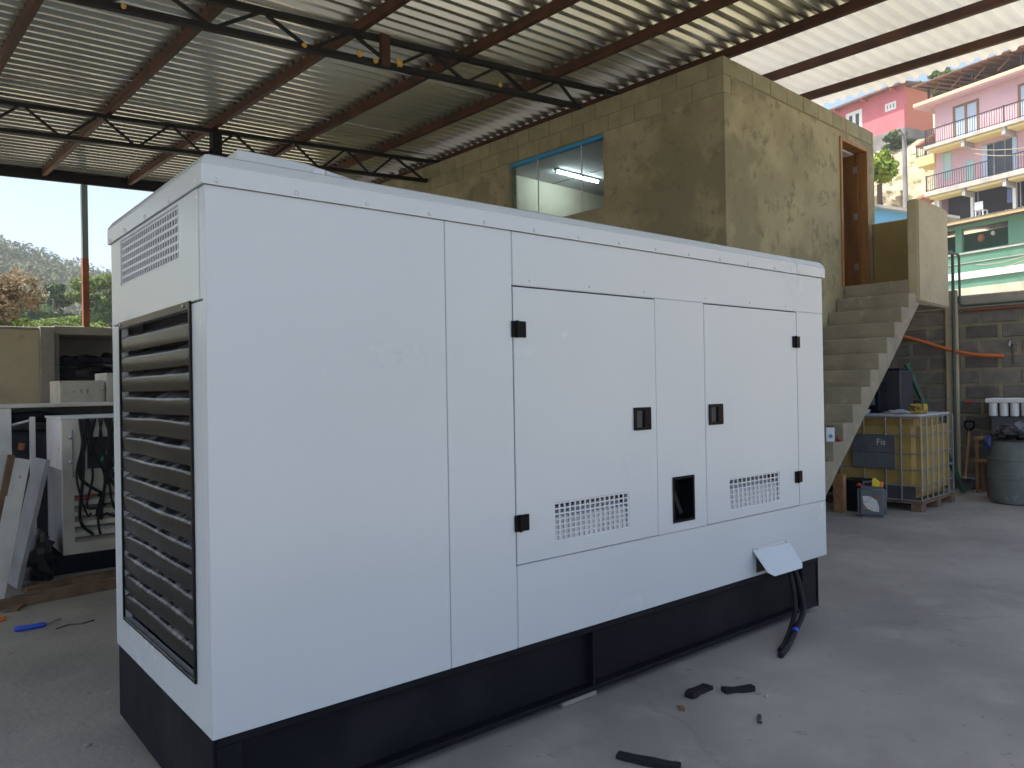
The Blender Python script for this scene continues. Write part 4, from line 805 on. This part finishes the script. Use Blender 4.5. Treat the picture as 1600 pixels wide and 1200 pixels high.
MB().tube([(10.58, 0.90, 1.185), (10.58, 0.82, 1.19)], 0.015, 8).build('clamp', REDP, cl); MB().tube([(10.59, 0.83, 1.19), (10.595, 0.58, 1.20)], 0.004, 5).build('wire', GALV, cl)

# ================================================================== HOUSES ON THE HILLSIDE (local x along the facade, y into the house)
FA = math.atan2(-0.979, -0.205)
def facade(u, v, d): return (u, d, v)
def window(par, x0, x1, z0, z1, fm, gm, n=2, name='window', fw=0.07, y=0.0):
    holes = [(x0+fw+(x1-x0-fw)*k/n, x0+(x1-x0-fw)*(k+1)/n, z0+fw, z1-fw) for k in range(n)]
    f = plate(x0+0.002, x1-0.002, z0+0.002, z1-0.002, holes, 0.08, lambda u, v, d: (u, y-0.03+d, v)).build(name, fm, par)
    for h in holes: MB().box(h[0], h[1], y+0.01, y+0.03, h[2], h[3]).build('pane', gm, f)
    return f
def railing(par, x0, x1, y, z0, z1, step=0.14):
    m = MB(); m.bar((x0, y, z1), (x1, y, z1), 0.05); m.bar((x0, y, z0+0.08), (x1, y, z0+0.08), 0.03)
    for x in np.arange(x0, x1, step): m.bar((x, y, z0), (x, y, z1), 0.022)
    for x in (x0, (x0+x1)/2, x1-0.06): m.box(x, x+0.06, y-0.03, y+0.03, z0, z1+0.06)
    return m.build('railing', IRON, par)
pk = thing('pink_house', 'three storey pink house with balconies and rooftop pergola on the hill', 'house', (50.5, 17.135, 0), FA, local=True)
WN = [(1.15, 2.75, 16.1, 18.28), (4.95, 6.5, 16.1, 18.28), (2.90, 4.87, 13.0, 15.40), (0.45, 1.02, 13.95, 15.57), (1.85, 2.40, 13.0, 14.73), (6.6, 8.0, 13.0, 15.2)]
plate(0, 9.5, 12.85, 18.72, WN, 0.2, facade).build('wall', PINK, pk)
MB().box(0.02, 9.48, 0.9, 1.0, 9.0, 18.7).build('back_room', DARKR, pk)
MB().box(0, 0.2, 0.201, 8, 9.0, 18.72).build('wall', PINK, pk); MB().box(9.3, 9.5, 0.201, 8, 9.0, 18.72).build('wall', PINK, pk); MB().box(0.2, 9.3, 7.8, 8, 9.0, 18.72).build('wall', PINK, pk)
for k, w_ in enumerate(WN):
    if k in (0, 1): window(pk, *w_, BROWNF, CURT, 2, fw=0.14)
    elif k == 3: window(pk, *w_, MINT, MINT, 1)
    elif k == 4: window(pk, *w_, MINT, MINT, 1, name='door')
    else: window(pk, *w_, GREYP, DGLASS, 3)
for a, b in ((2.90, 3.2), (4.62, 4.87)): MB().box(a, b, -0.06, -0.035, 13.2, 15.35).build('curtain', CURT, pk)
for zt, zb in ((16.02, 15.80), (13.17, 12.87)):
    s_ = MB().box(-0.1, 9.5, -1.1, -0.002, zb, zt).build('balcony_slab', SLABC, pk, bevel=0.02)
    for a in np.arange(0.15, 9.2, 2.35): MB().box(a, a+2.05, -0.98, -0.01, zb-0.16, zb-0.005).build('soffit', YELS, s_, bevel=0.02)
    for a in np.arange(2.15, 9.4, 2.35): MB().box(a+0.07, a+0.27, -1.0, -0.01, zb-0.42, zb-0.004).build('bracket', SLABC, s_)
    railing(pk, 0.0, 9.4, -1.03, zt, zt+0.95)
MB().box(-0.95, 9.7, -0.65, 8.2, 18.725, 18.80).build('roof_slab', PINK, pk); MB().box(-1.0, 9.75, -0.70, 8.25, 18.805, 19.03).build('roof_edge', SALMON, pk, bevel=0.02)
# lower open storey
for x in (0.0, 2.12, 4.55, 7.0, 9.3): MB().box(x, x+0.18, 0.0, 0.18, 9.0, 12.849).build('column', WHTW, pk)
MB().box(-0.1, 9.5, -0.6, 7.9, 10.75, 11.05).build('floor_slab', SLABC, pk)
for x in (2.4, 4.8): MB().bar((x+0.25, -0.1, 11.05), (x+0.25, -0.1, 12.85), 0.05).build('prop', GALV, pk)
MB().box(4.2, 4.5, 0.1, 0.3, 11.7, 12.5).build('washing', mat('washing_blue', (0.12, 0.16, 0.3), 0.9), pk)
# narrow lilac wing at left
MB().box(-0.9, -0.005, 1.4, 6, 9.0, 18.7).build('wing_wall', LILAC, pk)
MB().prism([(-1.5, 16.55), (-0.01, 17.05), (-0.01, 17.2), (-1.55, 16.68)], 1, 0.2, 1.6).build('awning', TILE, pk); MB().prism([(-1.4, 13.05), (-0.01, 13.4), (-0.01, 13.6), (-1.45, 13.2)], 1, 0.0, 1.6).build('awning', TILE, pk)
MB().prism([(-0.01, 15.15), (-1.2, 15.15), (-1.35, 15.5), (-1.3, 15.75), (-0.01, 15.75)], 1, -0.1, 1.4).build('side_balcony', YELS, pk); railing(pk, -1.25, -0.05, -0.05, 15.76, 16.5)
for x in (-0.75, -0.3): MB().box(x, x+0.16, 0.9, 1.06, 9.5, 15.149).build('column', WHTW, pk)
# rooftop pergola
for x, y in ((-0.6, 0.2), (2.2, 0.2), (5.0, 0.2), (7.8, 0.2), (-0.6, 4), (2.2, 4), (5.0, 4)): MB().box(x, x+0.1, y, y+0.1, 19.031, 20.15).build('pergola_post', IRON, pk)
for x in np.arange(-0.9, 9.4, 0.55): MB().bar((x, -0.3, 20.17+0.0), (x, 4.6, 20.6), 0.06, 0.10).build('rafter', BROWNF, pk)
for x in np.arange(-0.5, 7.5, 1.4): MB().bar((x, 0.3, 19.6), (x+0.7, 0.3, 20.12), 0.06).build('brace', BROWNF, pk)
MB().add([(-1.2, -0.5, 20.21), (9.6, -0.5, 20.21), (9.6, 4.8, 20.68), (-1.2, 4.8, 20.68), (-1.2, -0.5, 20.27), (9.6, -0.5, 20.27), (9.6, 4.8, 20.74), (-1.2, 4.8, 20.74)], [(0,3,2,1),(4,5,6,7),(0,1,5,4),(1,2,6,5),(2,3,7,6),(3,0,4,7)]).build('pergola_roof', RROOF, pk)
MB().box(1.0, 9.4, 4.2, 4.4, 19.035, 20.5).build('terrace_wall', YELS, pk)
for x, z in ((2.4, 20.9), (5.1, 21.1)):
    t = thing('water_tank', 'blue water tank on the pink house roof, %s' % ('left one' if x < 3 else 'right one'), 'tank', Vector((50.5, 17.135, 0)) + Vector((x*-0.205 + 3.5*0.979, x*-0.979 - 3.5*0.205, z-0.35)), FA, local=True)
    MB().lathe([(0.40, 0), (0.46, 0.05), (0.46, 0.55), (0.40, 0.65), (0.15, 0.72)], (0, 0, 0), 18).build('body', mat('tank_blue', (0.06, 0.16, 0.45), 0.5), t, smooth=True); MB().lathe([(0.16, 0.715), (0.16, 0.78), (0.1, 0.80)], (0, 0, 0), 12).build('lid', IRON, t)
ch = thing('plastic_chair', 'white plastic chair on the open lower floor of the pink house', 'chair', Vector((50.5, 17.135, 11.05)) + Vector((2.95*-0.205 + 0.3*-0.979, 2.95*-0.979 + 0.3*0.205, 0)), FA, local=True)
MB().box(-0.25, 0.25, -0.25, 0.22, 0.41, 0.45).build('seat', TRAYW, ch, bevel=0.01); MB().box(-0.25, 0.25, -0.29, -0.25, 0.451, 0.92).build('backrest', TRAYW, ch, bevel=0.015)
for x, y in ((-0.23, -0.25), (0.19, -0.25), (-0.23, 0.17), (0.19, 0.17)): MB().box(x, x+0.05, y, y+0.05, 0, 0.409).build('leg', TRAYW, ch)

gh_ = thing('green_house', 'green painted house with open porch and white band below the pink house', 'house', (44.484, 14.363, 0), FA, local=True)
plate(-3.5, 8, 4.0, 9.80, [(0.86, 3.27, 8.37, 9.62), (-0.6, 0.50, 8.37, 9.62), (5.2, 6.4, 7.9, 9.4)], 0.2, facade).build('wall', GRNW, gh_)
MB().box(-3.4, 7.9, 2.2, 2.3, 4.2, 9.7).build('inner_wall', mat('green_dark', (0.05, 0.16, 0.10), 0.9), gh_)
window(gh_, 5.2, 6.4, 7.9, 9.4, WHTW, DGLASS, 2)
MB().box(-3.5, 8, -0.12, -0.003, 6.88, 7.24).build('white_band', WHTW, gh_, bevel=0.01); MB().box(-3.5, 8, -0.08, -0.003, 8.22, 8.30).build('sill', SLABC, gh_, bevel=0.01); MB().box(-3.5, 8, -0.04, -0.003, 7.72, 7.76).build('trim_line', SLABC, gh_)
MB().box(-3.5, 8, -0.5, -0.003, 4.0, 6.35).build('plinth', mat('pale_render', (0.5, 0.47, 0.36), 0.9, var=((0.36, 0.34, 0.26), 1.2, 6, 0.35, 0.7)), gh_)
n_ = 60; v_ = []; 
for y, z in ((-0.7, 9.98), (4.0, 10.5)):
    for i in range(n_*2+1): v_.append((-3.8+i*0.1, y, z + 0.035*(i % 2)))
k_ = n_*2+1; MB().add(v_, [(i, i+1, k_+i+1, k_+i) for i in range(k_-1)]).build('roof_sheet', FIBRE, gh_); MB().box(-3.8, 8.2, -0.66, -0.6, 9.80, 9.97).build('fascia', mat('fascia_tan', (0.42, 0.33, 0.18), 0.8), gh_)
MB().box(-3.5, -3.3, 0.2, 4, 4.0, 10).build('side_wall', GRNW, gh_)
for i, (x, z, r) in enumerate(((1.35, 9.1, 0.17), (2.0, 9.25, 0.1))): MB().blob((x, 0.9, z), (r, r, r*1.2), seed=i).build('hanging_pot', TILE if i == 0 else WHTW, gh_)

rd = thing('red_house', 'small red house with white framed openings high on the slope', 'house', (61.41, 23.634, 0), FA, local=True)
plate(-7.5, 0.07, 21.42, 24.75, [(-1.57, -0.61, 23.08, 23.70), (-5.24, -3.69, 22.3, 24.1)], 0.2, facade).build('wall', REDW, rd)
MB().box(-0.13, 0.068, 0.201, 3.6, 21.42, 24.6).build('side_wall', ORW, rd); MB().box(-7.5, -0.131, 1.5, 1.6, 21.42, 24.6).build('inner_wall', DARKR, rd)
window(rd, -1.57, -0.61, 23.08, 23.70, WHTW, GREYP, 3, fw=0.14); window(rd, -5.24, -3.69, 22.3, 24.1, WHTW, DGLASS, 2, fw=0.28)
MB().box(-7.9, 0.10, -0.05, 3.7, 18.0, 21.415).build('foundation_wall', GREYW, rd)
MB().add([(-8.2, -0.8, 24.62), (0.6, -0.8, 24.62), (0.6, 4.0, 25.1), (-8.2, 4.0, 25.1), (-8.2, -0.8, 24.75), (0.6, -0.8, 24.75), (0.6, 4.0, 25.23), (-8.2, 4.0, 25.23)], [(0,3,2,1),(4,5,6,7),(0,1,5,4),(1,2,6,5),(2,3,7,6),(3,0,4,7)]).build('roof', RROOF, rd)
for x in (-6, -3.3, -0.7): MB().box(x, x+0.12, -0.7, -0.001, 24.45, 24.615).build('rafter_end', REDW, rd)
bs = thing('blue_shed', 'small blue walled shed with grey roof glimpsed above the landing parapet', 'shed', (21.6, 7.3, 0), math.atan2(-0.6, 0.72), local=True)
MB().box(-1.2, 1.6, 0, 2.0, 1.5, 6.24).build('wall', SKYB, bs); MB().prism([(-1.5, 6.62), (1.9, 6.08), (1.9, 6.15), (-1.5, 6.70)], 1, -0.2, 2.2).build('roof', FIBRE, bs); MB().prism([(-1.2, 6.24), (1.0, 6.24), (-1.2, 6.56)], 1, 0, 0.2).build('gable', SKYB, bs)
pole = thing('utility_pole', 'grey concrete utility pole below the red house', 'pole', (46.9, 17.5, 7), local=True)
MB().tube([(0, 0, 0), (0, 0, 9.7)], [0.18, 0.12], 12).build('shaft', GREYW, pole, smooth=True); MB().box(-0.6, 0.6, -0.05, 0.05, 9.2, 9.32).build('crossarm', GREYW, pole)
for i, (a, b, sag, r, lab) in enumerate((((42.4, 12.2, 6.9), (17.4, -0.2, 5.1), 0.3, 0.022, 'lowest slack'), ((42.2, 12.1, 7.3), (17.3, -0.4, 5.4), 0.5, 0.018, 'second lowest'), ((42.0, 12.0, 12.9), (17.3, -0.4, 6.2), 0.4, 0.018, 'third'), ((42.0, 12.2, 13.2), (17.3, -0.5, 6.4), 0.4, 0.014, 'uppermost'))):
    A_, B_ = Vector(a), Vector(b); pts = [A_.lerp(B_, t) - Vector((0, 0, sag*4*t*(1-t))) for t in np.linspace(0, 1, 14)]
    solo(MB().tube(pts, r, 5), 'overhead_cable', mat('cable_beige', (0.35, 0.30, 0.2), 0.8), '%s pale overhead cable strung in front of the hillside houses' % lab, 'cable', a, smooth=True, group='overhead cables')

# ================================================================== VEGETATION
def leaves(centres, radii, n, size, seed, shell=0.55):
    """n leaf quads spread through ellipsoidal clumps"""
    g_ = np.random.RandomState(seed); c = np.array(centres, float); r = np.array(radii, float)
    vol = r.prod(1)**(2/3); k = g_.choice(len(c), n, p=vol/vol.sum())
    d = g_.normal(size=(n, 3)); d /= np.linalg.norm(d, axis=1)[:, None]; rad = shell + (1-shell)*g_.rand(n)**0.6
    p = c[k] + d*r[k]*rad[:, None]
    nrm = d*0.7 + g_.normal(size=(n, 3))*0.5 + np.array([0, 0, 0.35]); nrm /= np.linalg.norm(nrm, axis=1)[:, None]
    t = np.cross(nrm, g_.normal(size=(n, 3))); t /= np.linalg.norm(t, axis=1)[:, None]; b = np.cross(nrm, t)
    s = size*(0.55+0.9*g_.rand(n))[:, None]
    v = np.stack([p-t*s, p-b*s*0.45, p+t*s, p+b*s*0.45], 1).reshape(-1, 3)
    return v, np.arange(n*4).reshape(n, 4)
def leafobj(name, v, f, m, parent=None):
    me = bpy.data.meshes.new(name); me.vertices.add(len(v)); me.vertices.foreach_set('co', v.ravel().astype(np.float32))
    me.loops.add(f.size); me.loops.foreach_set('vertex_index', f.ravel().astype(np.int32)); me.polygons.add(len(f))
    me.polygons.foreach_set('loop_start', (np.arange(len(f))*4).astype(np.int32)); me.update(calc_edges=True); me.validate()
    me.materials.append(m); o = bpy.data.objects.new(name, me); COL.objects.link(o)
    if parent: o.parent = parent
    return o
def tree(name, label, loc, h, spread, crown_h, m, seed, nclump=26, n=9000, leaf=0.16, flat=0.5, cat='tree', trunk_r=0.22, clump=0.3):
    t = thing(name, label, cat, loc, local=True); g_ = np.random.RandomState(seed); cs = []; rs = []; tr_ = MB()
    zt = h - crown_h*0.75; tr_.tube([(0, 0, -0.5), (0.1, 0.05, zt*0.5), (0.05, -0.1, zt), (0.0, 0, h-crown_h*0.4)], [trunk_r, trunk_r*0.8, trunk_r*0.6, trunk_r*0.3], 8)
    for i in range(nclump):
        a = g_.rand()*6.283; rr = spread*math.sqrt(g_.rand())*0.85; z = h - crown_h*0.5 + crown_h*0.42*(g_.rand()*2-1)*math.sqrt(max(0.05, 1-(rr/spread)**2)) - 0.12*crown_h*(rr/spread)**2
        c = (rr*math.cos(a), rr*math.sin(a), z); s = spread*clump*(0.6+0.7*g_.rand()); cs.append(c); rs.append((s, s, s*flat))
        if i % 2 == 0: tr_.tube([(0.05, -0.1, zt*0.9), (c[0]*0.5, c[1]*0.5, (zt+z)/2), (c[0]*0.95, c[1]*0.95, z)], [trunk_r*0.4, trunk_r*0.25, 0.02], 6)
    tr_.build('trunk', BARK, t, smooth=True); v, f = leaves(cs, rs, n, leaf, seed+1); leafobj('crown', v, f, m, t); return t
tree('shade_tree', 'dark spreading tree behind the left wall, beside the post', (7.2, 49.5, 0), 8.7, 3.3, 3.8, LD, 31, nclump=20, n=14000, leaf=0.13, clump=0.27)
tree('shade_tree', 'green rounded tree right of the roof post behind the wall', (9.9, 46.5, 0), 8.9, 2.8, 4.4, LG, 33, nclump=18, n=11000, leaf=0.13, clump=0.28)
tree('shade_tree', 'tall olive tree partly hidden by the white generator', (13.2, 48.5, 0), 10.0, 3.2, 4.8, LO, 37, n=9000, leaf=0.17)
tree('shade_tree', 'pale green low tree left of the dark spreading tree', (3.2, 54, 0), 8.2, 3.0, 3.4, LO, 41, n=9000, leaf=0.16)
tree('leafy_bush', 'bright green bush just above the wall, right of dry vine', (4.9, 31.0, 0), 4.6, 1.3, 2.2, LB, 43, nclump=16, n=4000, leaf=0.10, cat='bush', trunk_r=0.08, clump=0.4)
tree('leafy_bush', 'light green bush right of the roof post above the wall', (6.6, 33.5, 0), 4.7, 1.3, 2.2, LG, 47, nclump=16, n=4000, leaf=0.10, cat='bush', trunk_r=0.08, clump=0.4)
tree('leafy_bush', 'yellowish green bush in front of the shaded tree', (5.6, 37, 0), 5.3, 1.2, 2.0, LB, 48, nclump=14, n=3000, leaf=0.11, cat='bush', trunk_r=0.08, clump=0.4)
dv = thing('dry_vine', 'brown dried vine mound with green shoots over the left wall', 'bush', (0.95, 18.6, 0), local=True)
g_ = np.random.RandomState(5); cs = [(g_.normal()*0.35, g_.normal()*0.35, 2.3+1.75*g_.rand()) for _ in range(22)]; v, f = leaves(cs, [(0.42, 0.42, 0.5)]*22, 9000, 0.055, 6); leafobj('dry_leaves', v, f, LDRY, dv)
cs = [(0.75+g_.normal()*0.18, g_.normal()*0.3, 2.4+0.7*g_.rand()) for _ in range(7)] + [(-0.1+g_.normal()*0.3, -0.2, 3.95+0.3*g_.rand()) for _ in range(5)]; v, f = leaves(cs, [(0.22, 0.22, 0.22)]*12, 1500, 0.06, 7); leafobj('green_leaves', v, f, LB, dv)
MB().tube([(0, 0, -0.2), (0.05, 0, 1.5), (0, 0.05, 2.6)], [0.1, 0.08, 0.05], 8).build('stem', BARK, dv, smooth=True)
# wooded hill behind
g_ = np.random.RandomState(12); cs = []; rs = []
while len(cs) < 1500:
    x, y = g_.uniform(-15, 75), g_.uniform(90, 225)
    if not 0.02 < (x+0.8)/(y+2.6) < 0.42: continue
    s = 1.2 + 2.2*g_.rand()**2; cs.append((x, y, hill_h(x, y)+s*0.45)); rs.append((s, s, s*0.85))
v, f = leaves(cs, rs, 70000, 0.42, 13, 0.6); o = leafobj('hill_woodland', v, f, LHILL); o['kind'] = 'stuff'; tag(o, 'hazy green woodland covering the distant hill at left', 'woodland')
# right hand slope
pt = thing('papaya_tree', 'slender papaya tree with bright leaf tuft left of the parapet', 'tree', (29.5, 11.15, 0), local=True)
MB().tube([(0.1, 0, 1.5), (0.02, 0.02, 6), (0, 0, 9.2)], [0.16, 0.13, 0.10], 8).build('trunk', BARK, pt, smooth=True)
g_ = np.random.RandomState(9); cs = [(0.33*math.cos(a), 0.33*math.sin(a), 9.55+0.85*g_.rand()) for a in np.linspace(0, 6.2, 12)]; v, f = leaves(cs, [(0.36, 0.36, 0.30)]*12, 3000, 0.10, 10); leafobj('crown', v, f, leafmat('leaf_papaya', (0.20, 0.29, 0.05), (0.28, 0.34, 0.06), 2), pt)
tree('leafy_bush', 'dark shrub growing against the grey base of the red house', (58.4, 22.6, 18.3), 2.0, 1.1, 1.6, LD, 53, nclump=12, n=2500, leaf=0.12, cat='bush', trunk_r=0.06, clump=0.45)
tree('leafy_bush', 'green shrub at the foot of the pale rock slope', (46.5, 17.2, 7.2), 2.4, 1.0, 1.7, LG, 55, nclump=12, n=2500, leaf=0.11, cat='bush', trunk_r=0.06, clump=0.45)
tree('shade_tree', 'green treetop rising between the red and pink house roofs', (70.0, 24.3, 22), 6.6, 1.9, 3.0, LB, 57, nclump=16, n=4000, leaf=0.14, clump=0.4)
g_ = np.random.RandomState(77)
for i, lab in enumerate(('large pale boulder on the slope left of the pole', 'rounded boulder at the bottom of the pale rock slope', 'small boulder high on the slope under the red house')):
    x, y, s = ((53.8, 21.6, 1.2), (50.3, 20.4, 1.0), (57.0, 22.9, 0.8))[i]
    solo(MB().blob((x, y, slope_h(x, y)+0.2*s), (s, s*0.9, s*0.8), seed=60+i, amp=0.3, nu=20, nv=12, freq=2.5), 'boulder', ROCK, lab, 'boulder', (x, y, slope_h(x, y)), smooth=True)

# ================================================================== AIR
hz = MB().box(-395, 395, -395, 395, -1.95, 66).build('haze', DIRT); hz['kind'] = 'stuff'
hm = bpy.data.materials.new('haze_air'); hm.use_nodes = True; hn = hm.node_tree.nodes; hn.remove(hn['Principled BSDF'])
hv = hn.new('ShaderNodeVolumePrincipled'); hv.inputs['Color'].default_value = (0.92, 0.95, 1.0, 1); hv.inputs['Density'].default_value = 0.0011
hm.node_tree.links.new(hv.outputs[0], hn['Material Output'].inputs['Volume']); hz.data.materials.clear(); hz.data.materials.append(hm); hz.display_type = 'WIRE'
hz['label'] = 'thin pale haze filling the air over the valley'; hz['category'] = 'haze'
